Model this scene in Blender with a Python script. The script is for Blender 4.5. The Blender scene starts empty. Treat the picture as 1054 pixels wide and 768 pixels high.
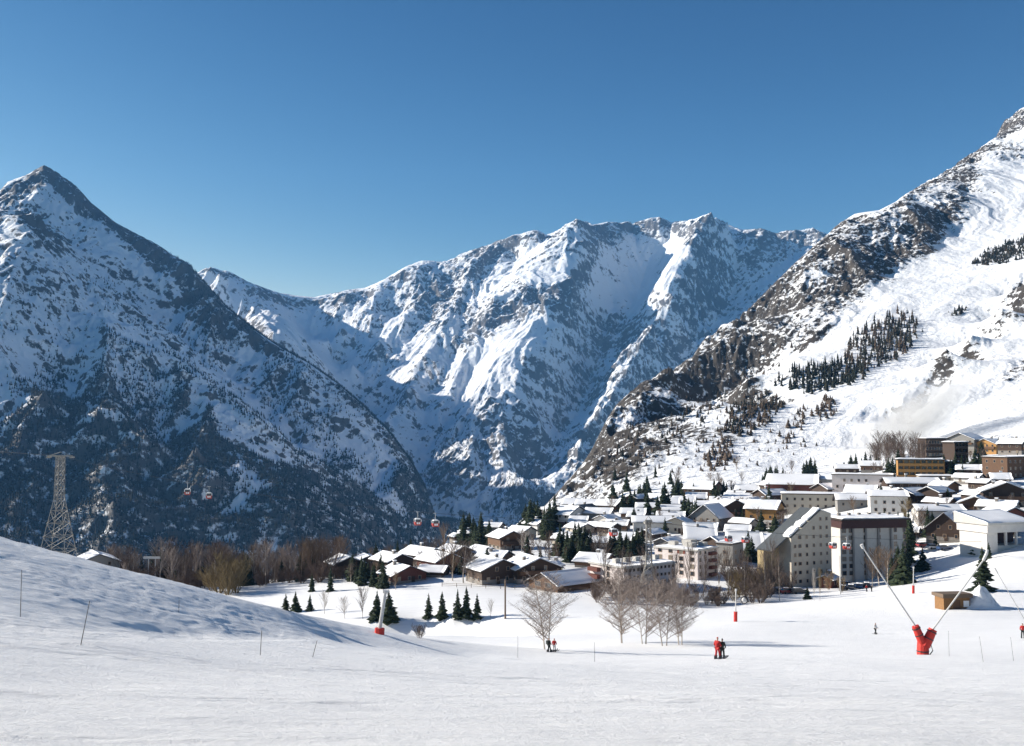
import bpy, bmesh, math, random
import numpy as np
from mathutils import Vector, Matrix

random.seed(7)
RNG = np.random.default_rng(11)
S = bpy.context.scene
COL = S.collection

# ------------------------------------------------------------------ camera model
F = 1020.0
PITCH = math.atan((445 - 384) / F)
CT, ST = math.cos(PITCH), math.sin(PITCH)

def P(px, py, d):
    """World point at forward distance d seen at photograph pixel (px, py)."""
    x = (px - 527.0) / F
    v = (384.0 - py) / F
    y = CT - v * ST
    z = ST + v * CT
    k = d / y
    return (x * k, d, z * k)

def proj(x, y, z):
    cy = y * CT + z * ST
    cz = -y * ST + z * CT
    return 527 + F * x / cy, 384 - F * cz / cy

cam = bpy.data.cameras.new('camera')
cam.sensor_width = 36
cam.lens = 36 * F / 1054
cam.clip_start = 0.5
cam.clip_end = 60000
camo = bpy.data.objects.new('camera', cam)
COL.objects.link(camo)
camo.location = (0, 0, 0)
camo.rotation_euler = (math.pi / 2 + PITCH, 0, 0)
S.camera = camo

# ------------------------------------------------------------------ light
SUN_EL = math.radians(23)
SUN_AZ = math.radians(-74)          # from +Y (view direction) towards -X
sdir = Vector((math.sin(SUN_AZ) * math.cos(SUN_EL), math.cos(SUN_AZ) * math.cos(SUN_EL), math.sin(SUN_EL)))
sl = bpy.data.lights.new('sun', 'SUN')
sl.energy = 5.0
sl.angle = math.radians(0.5)
sl.color = (1.0, 0.93, 0.83)
so = bpy.data.objects.new('sun', sl)
COL.objects.link(so)
so.rotation_euler = sdir.to_track_quat('Z', 'Y').to_euler()
w = bpy.data.worlds.new('World')
S.world = w
w.use_nodes = True
nt = w.node_tree
sky = nt.nodes.new('ShaderNodeTexSky')
sky.sky_type = 'NISHITA'
sky.sun_disc = False
sky.sun_elevation = SUN_EL
sky.sun_rotation = SUN_AZ
sky.altitude = 1700
sky.air_density = 1.0
sky.dust_density = 0.1
sky.ozone_density = 3.0
bg = nt.nodes['Background']
bg.inputs['Strength'].default_value = 0.054
# deepen the clear winter blue: each channel of the sky raised to a power
sep = nt.nodes.new('ShaderNodeSeparateColor'); cmb = nt.nodes.new('ShaderNodeCombineColor')
nt.links.new(sky.outputs[0], sep.inputs[0])
for i_, (g_, k_) in enumerate(((2.8, 0.307), (2.0, 0.323), (1.45, 0.428))):
    pw = nt.nodes.new('ShaderNodeMath'); pw.operation = 'POWER'; pw.inputs[1].default_value = g_
    ml = nt.nodes.new('ShaderNodeMath'); ml.operation = 'MULTIPLY'; ml.inputs[1].default_value = k_
    mn = nt.nodes.new('ShaderNodeMath'); mn.operation = 'MINIMUM'; mn.inputs[1].default_value = (4.0, 6.5, 9.0)[i_]
    nt.links.new(sep.outputs[i_], pw.inputs[0]); nt.links.new(pw.outputs[0], ml.inputs[0]); nt.links.new(ml.outputs[0], mn.inputs[0])
    nt.links.new(mn.outputs[0], cmb.inputs[i_])
nt.links.new(cmb.outputs[0], bg.inputs[0])
S.view_settings.view_transform = 'Standard'
S.view_settings.look = 'None'
S.view_settings.exposure = 1.0
S.view_settings.gamma = 1
S.render.engine = 'CYCLES'
S.cycles.max_bounces = 4
S.cycles.diffuse_bounces = 2
S.cycles.glossy_bounces = 1
S.cycles.transmission_bounces = 2
S.cycles.transparent_max_bounces = 6
S.cycles.volume_bounces = 1
S.cycles.use_denoising = True

# ------------------------------------------------------------------ materials
MATS = {}
def new_mat(name):
    m = bpy.data.materials.new(name)
    m.use_nodes = True
    MATS[name] = m
    return m, m.node_tree, m.node_tree.nodes['Principled BSDF']

def mat(name, col, rough=0.7, var=0.15, scale=1.0, metal=0.0, bump=0.0, spec=0.3, stretch=(1, 1, 1)):
    m, t, b = new_mat(name)
    tc = t.nodes.new('ShaderNodeTexCoord')
    mp = t.nodes.new('ShaderNodeMapping')
    mp.inputs['Scale'].default_value = stretch
    n = t.nodes.new('ShaderNodeTexNoise')
    n.inputs['Scale'].default_value = scale
    n.inputs['Detail'].default_value = 5
    n.inputs['Roughness'].default_value = 0.65
    t.links.new(tc.outputs['Object'], mp.inputs[0])
    t.links.new(mp.outputs[0], n.inputs['Vector'])
    mx = t.nodes.new('ShaderNodeMix')
    mx.data_type = 'RGBA'
    lo = [max(0, c * (1 - 2 * var)) for c in col]
    hi = [min(1, c * (1 + 2 * var)) for c in col]
    mx.inputs[6].default_value = (*lo, 1)
    mx.inputs[7].default_value = (*hi, 1)
    t.links.new(n.outputs[0], mx.inputs[0])
    t.links.new(mx.outputs[2], b.inputs['Base Color'])
    b.inputs['Roughness'].default_value = rough
    b.inputs['Metallic'].default_value = metal
    b.inputs['Specular IOR Level'].default_value = spec
    if bump:
        bp = t.nodes.new('ShaderNodeBump')
        bp.inputs['Strength'].default_value = 1
        bp.inputs['Distance'].default_value = bump
        t.links.new(n.outputs[0], bp.inputs['Height'])
        t.links.new(bp.outputs[0], b.inputs['Normal'])
    return m

# ------------------------------------------------------------------ object helpers
def tag(o, label=None, cat=None, group=None, kind=None):
    if label: o['label'] = label
    if cat: o['category'] = cat
    if group: o['group'] = group
    if kind: o['kind'] = kind
    return o

def empty(name, loc, rz=0.0):
    o = bpy.data.objects.new(name, None)
    o.empty_display_size = 0.5
    COL.objects.link(o)
    o.location = loc
    o.rotation_euler = (0, 0, rz)
    return o

def mesh_np(name, verts, faces, m, parent=None, smooth=False, attrs=None):
    """faces: (n,3) or (n,4) int array, or list of index lists."""
    me = bpy.data.meshes.new(name)
    v = np.asarray(verts, dtype=np.float32)
    if isinstance(faces, np.ndarray):
        k = faces.shape[1]
        me.vertices.add(len(v)); me.vertices.foreach_set('co', v.ravel())
        me.loops.add(faces.size); me.loops.foreach_set('vertex_index', faces.ravel().astype(np.int32))
        me.polygons.add(len(faces))
        me.polygons.foreach_set('loop_start', np.arange(0, faces.size, k, dtype=np.int32))
        me.polygons.foreach_set('loop_total', np.full(len(faces), k, dtype=np.int32))
        if smooth: me.polygons.foreach_set('use_smooth', np.ones(len(faces), dtype=bool))
        me.update(calc_edges=True)
    else:
        me.from_pydata([tuple(map(float, p)) for p in v], [], faces)
        me.update()
        if smooth:
            for p in me.polygons: p.use_smooth = True
    if attrs:
        for an, av in attrs.items():
            a = me.attributes.new(an, 'FLOAT', 'POINT')
            a.data.foreach_set('value', np.asarray(av, dtype=np.float32))
    if m is not None: me.materials.append(m)
    o = bpy.data.objects.new(name, me)
    COL.objects.link(o)
    if parent is not None: o.parent = parent
    return o

class MB:
    """Collects simple shapes into ONE mesh object."""
    def __init__(s):
        s.v = []; s.f = []
    def raw(s, v, f):
        n = len(s.v)
        s.v += [tuple(p) for p in v]
        s.f += [[i + n for i in q] for q in f]
        return s
    def box(s, x0, x1, y0, y1, z0, z1):
        v = [(x0, y0, z0), (x1, y0, z0), (x1, y1, z0), (x0, y1, z0), (x0, y0, z1), (x1, y0, z1), (x1, y1, z1), (x0, y1, z1)]
        f = [[3, 2, 1, 0], [4, 5, 6, 7], [0, 1, 5, 4], [1, 2, 6, 5], [2, 3, 7, 6], [3, 0, 4, 7]]
        return s.raw(v, f)
    def prism(s, poly, axis, a0, a1):
        """Polygon (2-D, ccw) extruded along axis 'x','y' or 'z'."""
        n = len(poly)
        def pt(u, w, a):
            return (a, u, w) if axis == 'x' else (u, a, w) if axis == 'y' else (u, w, a)
        v = [pt(u, w, a0) for u, w in poly] + [pt(u, w, a1) for u, w in poly]
        f = [list(range(n))[::-1], list(range(n, 2 * n))] + [[i, (i + 1) % n, n + (i + 1) % n, n + i] for i in range(n)]
        return s.raw(v, f)
    def tube(s, pts, rad, n=6, cap=True):
        pts = [Vector(p) for p in pts]
        if not hasattr(rad, '__len__'): rad = [rad] * len(pts)
        base = len(s.v)
        for i, p in enumerate(pts):
            t = (pts[min(i + 1, len(pts) - 1)] - pts[max(i - 1, 0)])
            t = t.normalized() if t.length > 1e-9 else Vector((0, 0, 1))
            a = t.orthogonal().normalized() if abs(t.z) > 0.99 else Vector((0, 0, 1)).cross(t).normalized()
            b = t.cross(a)
            for k in range(n):
                q = p + (a * math.cos(2 * math.pi * k / n) + b * math.sin(2 * math.pi * k / n)) * rad[i]
                s.v.append(tuple(q))
        for i in range(len(pts) - 1):
            for k in range(n):
                k2 = (k + 1) % n
                s.f.append([base + i * n + k, base + i * n + k2, base + (i + 1) * n + k2, base + (i + 1) * n + k])
        if cap:
            s.f.append([base + k for k in range(n)][::-1])
            s.f.append([base + (len(pts) - 1) * n + k for k in range(n)])
        return s
    def build(s, name, m, parent=None, smooth=False):
        return mesh_np(name, s.v, s.f, m, parent, smooth)

# ------------------------------------------------------------------ noise
def _h(ix, iy, seed):
    n = (ix.astype(np.int64) * 374761393 + iy.astype(np.int64) * 668265263 + seed * 1442695041) & 0x7fffffff
    n = ((n ^ (n >> 13)) * 1274126177) & 0x7fffffff
    return ((n ^ (n >> 16)) & 0xffffff) / float(0xffffff)

def vnoise(x, y, seed=0):
    ix = np.floor(x); iy = np.floor(y)
    fx = x - ix; fy = y - iy
    ux = fx * fx * fx * (fx * (fx * 6 - 15) + 10); uy = fy * fy * fy * (fy * (fy * 6 - 15) + 10)
    a = _h(ix, iy, seed); b = _h(ix + 1, iy, seed); c = _h(ix, iy + 1, seed); d = _h(ix + 1, iy + 1, seed)
    return (a + (b - a) * ux + (c - a) * uy + (a - b - c + d) * ux * uy) * 2 - 1

def fbm(x, y, oct=5, seed=0, gain=0.5, lac=2.03):
    s = 0; a = 1.0; t = 0
    for i in range(oct):
        s = s + a * vnoise(x, y, seed + i * 17); t += a
        x, y = (x * 0.8 - y * 0.6) * lac, (x * 0.6 + y * 0.8) * lac
        a *= gain
    return s / t

def ridged(x, y, oct=5, seed=0, gain=0.5, lac=2.1):
    s = 0; a = 1.0; t = 0
    for i in range(oct):
        s = s + a * (1 - np.abs(vnoise(x, y, seed + i * 31)) * 2); t += a
        x, y = (x * 0.8 - y * 0.6) * lac, (x * 0.6 + y * 0.8) * lac
        a *= gain
    return s / t

def erosion(px, py, dx, dy, seed):
    """Gullies running down the slope: cosine ripples across the direction (dx, dy), random phase per cell."""
    ix = np.floor(px); iy = np.floor(py)
    fx = px - ix; fy = py - iy
    va = np.zeros_like(px); vx = np.zeros_like(px); vy = np.zeros_like(px); wt = np.zeros_like(px)
    for i in (-1, 0, 1, 2):
        for j in (-1, 0, 1, 2):
            hx = _h(ix - i, iy - j, seed) * 0.5; hy = _h(ix - i, iy - j, seed + 5) * 0.5
            qx = fx + i - hx; qy = fy + j - hy
            w_ = np.exp(-2 * (qx * qx + qy * qy))
            m_ = (qx * dx + qy * dy) * 2 * math.pi
            c, sn = np.cos(m_), -np.sin(m_)
            va += c * w_; vx += sn * dx * w_; vy += sn * dy * w_; wt += w_
    return va / wt, vx / wt, vy / wt

def rbf_fit(pts):
    pts = np.asarray(pts, dtype=np.float64)
    X = pts[:, :2]; n = len(X)
    D = np.hypot(X[:, None, 0] - X[None, :, 0], X[:, None, 1] - X[None, :, 1])
    A = np.zeros((n + 1, n + 1)); A[:n, :n] = -D + np.eye(n) * 1e-6; A[:n, n] = 1; A[n, :n] = 1
    sol = np.linalg.lstsq(A, np.append(pts[:, 2], 0), rcond=None)[0]
    return X.astype(np.float32), sol[:n].astype(np.float32), float(sol[n])

def rbf_eval(fit, x, y):
    X, wgt, c = fit
    sh = x.shape
    x = x.ravel().astype(np.float32); y = y.ravel().astype(np.float32)
    out = np.empty(len(x))
    for i in range(0, len(x), 20000):
        d = np.hypot(x[i:i + 20000, None] - X[None, :, 0], y[i:i + 20000, None] - X[None, :, 1])
        out[i:i + 20000] = -(d @ wgt) + c
    return out.reshape(sh)

def poly3(pts, step):
    """Densify a polyline of (px,py,d) into world points."""
    w_ = [np.array(P(*p)) for p in pts]
    out = [w_[0]]
    for a, b in zip(w_[:-1], w_[1:]):
        n = max(1, int(np.linalg.norm((b - a)[:2]) / step))
        for k in range(1, n + 1): out.append(a + (b - a) * k / n)
    return [tuple(p) for p in out]

def inpoly(px, py, poly):
    r = np.zeros(px.shape, dtype=bool)
    n = len(poly)
    for i in range(n):
        x0, y0 = poly[i]; x1, y1 = poly[(i + 1) % n]
        if y0 == y1: continue
        c = ((y0 > py) != (y1 > py)) & (px < (x1 - x0) * (py - y0) / (y1 - y0) + x0)
        r ^= c
    return r

def polymask(px, py, poly, soft):
    """1 inside a polygon, fading to 0 over 'soft' pixels outside; signed distance based."""
    d = np.full(px.shape, 1e9)
    n = len(poly)
    for i in range(n):
        ax, ay = poly[i]; bx, by = poly[(i + 1) % n]
        ex, ey = bx - ax, by - ay
        t = np.clip(((px - ax) * ex + (py - ay) * ey) / (ex * ex + ey * ey + 1e-9), 0, 1)
        d = np.minimum(d, np.hypot(px - ax - t * ex, py - ay - t * ey))
    s = np.where(inpoly(px, py, poly), d, -d)
    return np.clip(0.5 + s / (2 * soft), 0, 1)

def polar_grid(az0, az1, na, rs):
    az = np.radians(np.linspace(az0, az1, na))
    R, A = np.meshgrid(rs, az, indexing='ij')
    return np.tan(A) * R, R.copy()       # columns keep their own bearing; y is the forward distance

def grid_faces(nr, na):
    i = np.arange(nr - 1)[:, None] * na + np.arange(na - 1)[None, :]
    return np.stack([i, i + 1, i + na + 1, i + na], -1).reshape(-1, 4)
# ================================================================== TERRAIN
def mountain_mat(name, snow=(0.83, 0.85, 0.88), rock=(0.11, 0.095, 0.08), rock2=(0.2, 0.175, 0.15), sc=0.032, bump=6.0):
    m, t, b = new_mat(name)
    L = t.links.new
    at = t.nodes.new('ShaderNodeAttribute'); at.attribute_name = 'rock'
    tc = t.nodes.new('ShaderNodeTexCoord')
    n1 = t.nodes.new('ShaderNodeTexNoise'); n1.inputs['Scale'].default_value = sc; n1.inputs['Detail'].default_value = 8; n1.inputs['Roughness'].default_value = 0.68
    n2 = t.nodes.new('ShaderNodeTexNoise'); n2.inputs['Scale'].default_value = sc * 0.35; n2.inputs['Detail'].default_value = 6
    mp = t.nodes.new('ShaderNodeMapping'); mp.inputs['Scale'].default_value = (1, 1, 0.75)
    L(tc.outputs['Object'], mp.inputs[0]); L(mp.outputs[0], n1.inputs['Vector']); L(tc.outputs['Object'], n2.inputs['Vector'])
    # rock + (noise - .5) * 1.1, sharpened
    s1 = t.nodes.new('ShaderNodeMath'); s1.operation = 'MULTIPLY_ADD'; s1.inputs[1].default_value = 2.1; s1.inputs[2].default_value = -1.05
    L(n1.outputs[0], s1.inputs[0])
    ad = t.nodes.new('ShaderNodeMath'); ad.operation = 'ADD'
    L(at.outputs['Fac'], ad.inputs[0]); L(s1.outputs[0], ad.inputs[1])
    mr = t.nodes.new('ShaderNodeMapRange'); mr.inputs['From Min'].default_value = 0.42; mr.inputs['From Max'].default_value = 0.58
    L(ad.outputs[0], mr.inputs['Value'])
    rk = t.nodes.new('ShaderNodeMix'); rk.data_type = 'RGBA'
    rk.inputs[6].default_value = (*rock, 1); rk.inputs[7].default_value = (*rock2, 1)
    L(n2.outputs[0], rk.inputs[0])
    mx = t.nodes.new('ShaderNodeMix'); mx.data_type = 'RGBA'
    mx.inputs[6].default_value = (*snow, 1)
    L(mr.outputs[0], mx.inputs[0]); L(rk.outputs[2], mx.inputs[7])
    L(mx.outputs[2], b.inputs['Base Color'])
    b.inputs['Roughness'].default_value = 0.75
    b.inputs['Specular IOR Level'].default_value = 0.15
    bp = t.nodes.new('ShaderNodeBump'); bp.inputs['Distance'].default_value = bump; bp.inputs['Strength'].default_value = 0.8
    L(n1.outputs[0], bp.inputs['Height']); L(bp.outputs[0], b.inputs['Normal'])
    return m

def sstep(a, b, x):
    t = np.clip((x - a) / (b - a), 0, 1)
    return t * t * (3 - 2 * t)

def massif(name, lines, extra, az, na, rs, m, step, base_scale, amp, seed, regfn, rk, teeth, oct=6):
    pts = []
    for ln in lines: pts += poly3(ln, step)
    pts += [P(*e) for e in extra if len(e) == 3]
    pts += [e[:3] for e in extra if len(e) == 4]
    # drop near-duplicates
    q = {}
    for p in pts: q[(round(p[0] / 15), round(p[1] / 15))] = p
    fit = rbf_fit(list(q.values()))
    X, Y = polar_grid(az[0], az[1], na, rs)
    Z = rbf_eval(fit, X, Y)
    e = 25.0
    # slope of the smooth form, sampled on the grid
    def grad(Z):
        dZr = np.gradient(Z, axis=0); dZa = np.gradient(Z, axis=1)
        xr = np.gradient(X, axis=0); yr = np.gradient(Y, axis=0); xa = np.gradient(X, axis=1)
        gx = dZa / xa
        gy = (dZr - gx * xr) / yr
        return gx, gy
    gx, gy = grad(Z)
    px0, py0 = proj(X, Y, Z)
    reg = regfn(X, Y, px0, py0)
    wx = X + base_scale * 0.35 * fbm(X / base_scale, Y / base_scale, 3, seed + 3)
    wy = Y + base_scale * 0.35 * fbm(X / base_scale, Y / base_scale, 3, seed + 9)
    h = np.zeros_like(Z); hx = np.zeros_like(Z); hy = np.zeros_like(Z)
    a = 0.5; f = 1.0 / base_scale
    sl_ = np.clip(np.hypot(gx, gy) / 0.5, 0, 1.3)
    nrm = np.maximum(np.hypot(gx, gy), 0.15)
    bx, by = gx / nrm * 0.9, gy / nrm * 0.9
    for o in range(oct):
        dx = (by + hy * 0.8); dy = -(bx + hx * 0.8)
        mg = np.maximum(np.hypot(dx, dy), 1e-3); k = np.minimum(1.0, 1.25 / mg)
        ev, ex, ey = erosion(wx * f, wy * f, dx * k, dy * k, seed + o * 13)
        h += ev * a; hx += ex * a; hy += ey * a
        a *= 0.6; f *= 1.9
    hs = 1 - 2 * np.sqrt(np.clip((1 - np.clip(h, -1, 1)) / 2, 0, 1))      # sharper crests
    rg = np.clip(reg, 0, 1)
    fine = ridged(wx / (base_scale * 0.4), wy / (base_scale * 0.4), 7, seed + 77, 0.58)
    disp = amp * sl_ * (0.5 * h + 0.5 * hs) * (0.45 + 0.6 * rg) + amp * (0.14 + 0.95 * rg) * (fine - 0.3) * np.clip(sl_, 0.2, 1)
    disp = disp + amp * 0.16 * ridged(X / (base_scale * 0.16), Y / (base_scale * 0.16), 5, seed + 140, 0.6) * np.clip(sl_, 0, 1) * (0.4 + rg)
    cr = np.full(X.shape, 1e9)
    for (ax, ay), (bx_, by_) in zip(lines[0][:-1], lines[0][1:]) if False else zip([q[:2] for q in lines[0][:-1]], [q[:2] for q in lines[0][1:]]):
        ex_, ey_ = bx_ - ax, by_ - ay
        t_ = np.clip(((px0 - ax) * ex_ + (py0 - ay) * ey_) / (ex_ * ex_ + ey_ * ey_), 0, 1)
        cr = np.minimum(cr, np.hypot(px0 - ax - t_ * ex_, py0 - ay - t_ * ey_))
    cr = sstep(13, 2, cr)                                   # the crest itself: torn and rocky
    disp = disp - disp.mean() - cr * np.clip(disp - disp.mean(), 0, None) * 0.6
    disp = disp + cr * teeth * (ridged(X / (teeth * 4.5), Y / (teeth * 4.5), 5, seed + 200, 0.6) - 0.25)
    Z = Z + disp
    # hold the skyline to the real ridge: trim what rises above it, lift what sags below it
    sk = sorted((q[0], q[1]) for q in lines[0])
    skx = [q[0] for q in sk]; sky_ = [q[1] for q in sk]
    px1, py1 = proj(X, Y, Z)
    ex = np.interp(px1, skx, sky_) - py1
    Z = np.where(ex > 0, Z - (ex - 4.5 * (1 - np.exp(-ex / 4.5))) * Y / F, Z)
    px1, py1 = proj(X, Y, Z)
    low = np.clip((py1 - np.interp(px1, skx, sky_)).min(axis=0) - 0.5, 0, 12)
    low = np.convolve(np.pad(low, 2, mode='edge'), np.ones(5) / 5, mode='valid')
    Z = Z + cr * low[None, :] * Y / F
    gx, gy = grad(Z)
    slope = np.hypot(gx, gy)
    px, py = proj(X, Y, Z)
    rock = 0.22 * cr + reg * rk[0] + rk[1] * sstep(rk[2], rk[3], slope) + rk[4] * fbm(X / (base_scale * 0.5), Y / (base_scale * 0.5), 5, seed + 5) + rk[5] * h + rk[6]
    rock = rock + 0.16 * vnoise((Z + 0.4 * X) / (base_scale * 0.06), (X - 0.4 * Z) / (base_scale * 0.7), seed + 9)
    rock = np.where(rock > 0.62, 0.62 + rk[7] * (1 - np.exp(-(rock - 0.62) / rk[7])), rock)
    v = np.stack([X, Y, Z], -1).reshape(-1, 3)
    o = mesh_np(name, v, grid_faces(*X.shape), m, smooth=True, attrs={'rock': rock.ravel()})
    return o, X, Y, Z, slope, h, px, py

def seg(a, b, n): return np.linspace(a, b, n, endpoint=False)


# ---------------- far left peak in the shade
LM_main = [(-160, 330, 4700), (-60, 240, 4450), (0, 201, 4300), (8, 191, 4270), (31, 182, 4230), (47, 171, 4200), (58, 179, 4180), (78, 194, 4150), (94, 213, 4110),
           (120, 234, 4050), (156, 251, 3950), (178, 266, 3880), (195, 275, 3840), (203, 287, 3800), (234, 322, 3700),
           (263, 345, 3620), (288, 362, 3560), (317, 378, 3480), (347, 399, 3400), (376, 424, 3300), (401, 449, 3220), (422, 478, 3120), (438, 507, 3020), (450, 540, 2900)]
LM_spur = [(-150, 300, 3500), (-40, 240, 3450), (5, 224, 3400), (20, 226, 3370), (45, 252, 3290), (75, 290, 3180), (110, 330, 3050), (160, 362, 2940), (215, 402, 2800), (260, 440, 2700), (305, 485, 2560), (370, 548, 2350)]
LM_gul = [(30, 215, 3900), (70, 250, 3800), (110, 285, 3700), (160, 330, 3580), (220, 380, 3400), (280, 430, 3200), (340, 480, 3000), (400, 535, 2750)]
LM_low = [(-150, 420, 2500), (0, 400, 2500), (100, 420, 2450), (200, 470, 2350), (280, 520, 2250)]
LM_base = [(-300, 620, 1700), (-100, 620, 1700), (0, 620, 1750), (100, 620, 1800), (200, 620, 1900), (300, 620, 2000), (400, 630, 2150), (470, 650, 2400), (520, 680, 2800), (570, 690, 3200)]
LM_rib1 = [(20, 226, 3370), (10, 290, 3000), (0, 360, 2650), (-20, 440, 2350)]
LM_rib2 = [(110, 330, 3050), (112, 390, 2700), (108, 450, 2400), (110, 520, 2100)]
LM_gul2 = [(70, 320, 3080), (66, 390, 2760), (72, 450, 2480), (86, 520, 2200), (120, 590, 1950)]
LM_rib3 = [(215, 402, 2800), (210, 450, 2560), (205, 520, 2250)]
LM_gul3 = [(160, 395, 2880), (158, 450, 2600), (165, 520, 2250)]
back = [(p[0] * 1.35, p[1] * 1.35, p[2] * 0.4, 0) for p in (P(*q) for q in LM_main[::3])] + [(-6000, 6500, 300, 0), (0, 4600, -1100, 0), (180, 3700, -1000, 0), (-300, 5200, -800, 0), (300, 6400, -1200, 0)]

def lm_rock(X, Y, px, py):
    pm = lambda poly, s: polymask(px, py, poly, s)
    r = 0.6 * pm([(30, 172), (60, 170), (125, 228), (210, 285), (290, 358), (285, 366), (200, 298), (120, 243), (80, 213), (45, 183)], 6)
    r += 0.5 * pm([(22, 215), (45, 218), (40, 232), (70, 255), (62, 262), (30, 240)], 8)
    r += 0.35 * pm([(0, 195), (45, 172), (50, 185), (0, 225)], 6) + 0.3 * pm([(185, 265), (215, 300), (235, 345), (215, 345), (190, 300)], 8)
    return r + 0.12

# ---------------- middle range
MR_crest = [(100, 300, 7000), (180, 285, 6300), (205, 282, 6150), (217, 274, 6100), (234, 280, 6120), (255, 293, 6200), (280, 303, 6300), (305, 308, 6400), (324, 310, 6450), (330, 308, 6350),
            (355, 302, 6350), (376, 300, 6400), (388, 295, 6450), (417, 278, 6500), (434, 270, 6520), (455, 272, 6600), (483, 260, 6650), (504, 254, 6650), (526, 245, 6650), (541, 241, 6600),
            (554, 240, 6600), (562, 246, 6600), (569, 243, 6550), (582, 232, 6500), (593, 227, 6450), (605, 230, 6550), (610, 234, 6650), (629, 231, 6750), (646, 230, 6850), (668, 227, 6850), (679, 226, 6800),
            (691, 232, 6700), (702, 229, 6550), (715, 228, 6450), (732, 221, 6350), (749, 229, 6450), (765, 240, 6550), (784, 237, 6650), (801, 242, 6700), (822, 237, 6700), (836, 234, 6700), (851, 240, 6700), (900, 250, 6700), (1000, 240, 6900)]
MR_rib1 = [(593, 227, 6450), (600, 250, 6250), (585, 285, 5950), (588, 320, 5700), (565, 359, 5400), (534, 383, 5200), (500, 418, 4980), (478, 445, 4800), (462, 485, 4550)]
MR_shelf = [(598, 262, 6200), (572, 280, 6050), (545, 292, 5950), (509, 307, 5850), (470, 346, 5700)]
MR_cliff = [(590, 296, 5880), (548, 312, 5800), (515, 328, 5720), (478, 362, 5600)]
MR_rib2 = [(732, 221, 6350), (722, 245, 6150), (715, 264, 6000), (693, 303, 5750), (672, 333, 5500), (650, 376, 5200), (620, 419, 4900), (599, 453, 4700), (573, 496, 4400), (560, 530, 4200)]
MR_bowl = [(655, 245, 6750), (640, 290, 6450), (622, 335, 6100), (606, 385, 5700), (592, 430, 5350), (566, 470, 4950), (545, 510, 4600)]
MR_bowl2 = [(690, 250, 6700), (675, 290, 6350), (650, 330, 6000)]
MR_ribp = [(560, 350, 5480), (520, 400, 5000), (514, 412, 4900), (522, 450, 4650), (530, 490, 4450)]
MR_gulp = [(545, 395, 5150), (556, 440, 4900), (552, 480, 4680)]
MR_rib0 = [(434, 270, 6520), (440, 300, 6250), (417, 328, 6000), (390, 352, 5800), (363, 376, 5600)]
MR_rib00 = [(388, 295, 6450), (378, 320, 6150), (350, 338, 5950), (338, 350, 5850)]
MR_rib01 = [(504, 262, 6550), (480, 290, 6300), (462, 318, 6050), (440, 352, 5700), (428, 385, 5350), (410, 415, 5050), (400, 440, 4850)]
MR_gul0 = [(412, 300, 6400), (400, 325, 6200), (380, 345, 6000), (355, 372, 5800)]
MR_gul01 = [(462, 290, 6450), (445, 315, 6250), (425, 345, 5980), (400, 375, 5700), (385, 400, 5450)]
MR_gul1 = [(530, 270, 6550), (505, 300, 6150), (486, 330, 5900), (462, 372, 5600), (445, 405, 5350), (430, 440, 5000), (436, 480, 4700)]
MR_gul3 = [(760, 262, 6550), (748, 300, 6250), (722, 335, 5950), (700, 370, 5650), (668, 410, 5350), (640, 450, 5050), (610, 490, 4700)]
MR_rib3 = [(822, 245, 6650), (800, 280, 6250), (770, 320, 5850), (740, 360, 5450)]
MR_peak2rib = [(217, 274, 6100), (238, 294, 5800), (260, 318, 5450), (282, 346, 5050), (300, 372, 4800)]
MR_p2hol = [(205, 292, 6250), (222, 316, 6050), (238, 340, 5800), (255, 365, 5500)]
MR_peak2rib2 = [(255, 293, 6200), (285, 325, 5900), (300, 345, 5800)]
MR_cirq = [(305, 330, 6250), (325, 352, 6100), (345, 385, 5850), (375, 420, 5500), (400, 455, 5200)]
MR_cirq2 = [(330, 325, 6350), (330, 345, 6200)]
MR_base = [(150, 480, 5000), (250, 480, 4900), (350, 500, 4700), (420, 520, 4450), (450, 550, 4250), (520, 555, 4150), (600, 550, 4100), (680, 520, 4250), (760, 480, 4600), (900, 480, 5000)]
MR_floor = [(100, 610, 4150), (300, 610, 4080), (450, 625, 3960), (600, 625, 3890), (750, 610, 3950), (950, 560, 4150)]
mback = [(p[0] * 1.25, p[1] * 1.25, p[2] * 0.45, 0) for p in (P(*q) for q in MR_crest[::4])]

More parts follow.
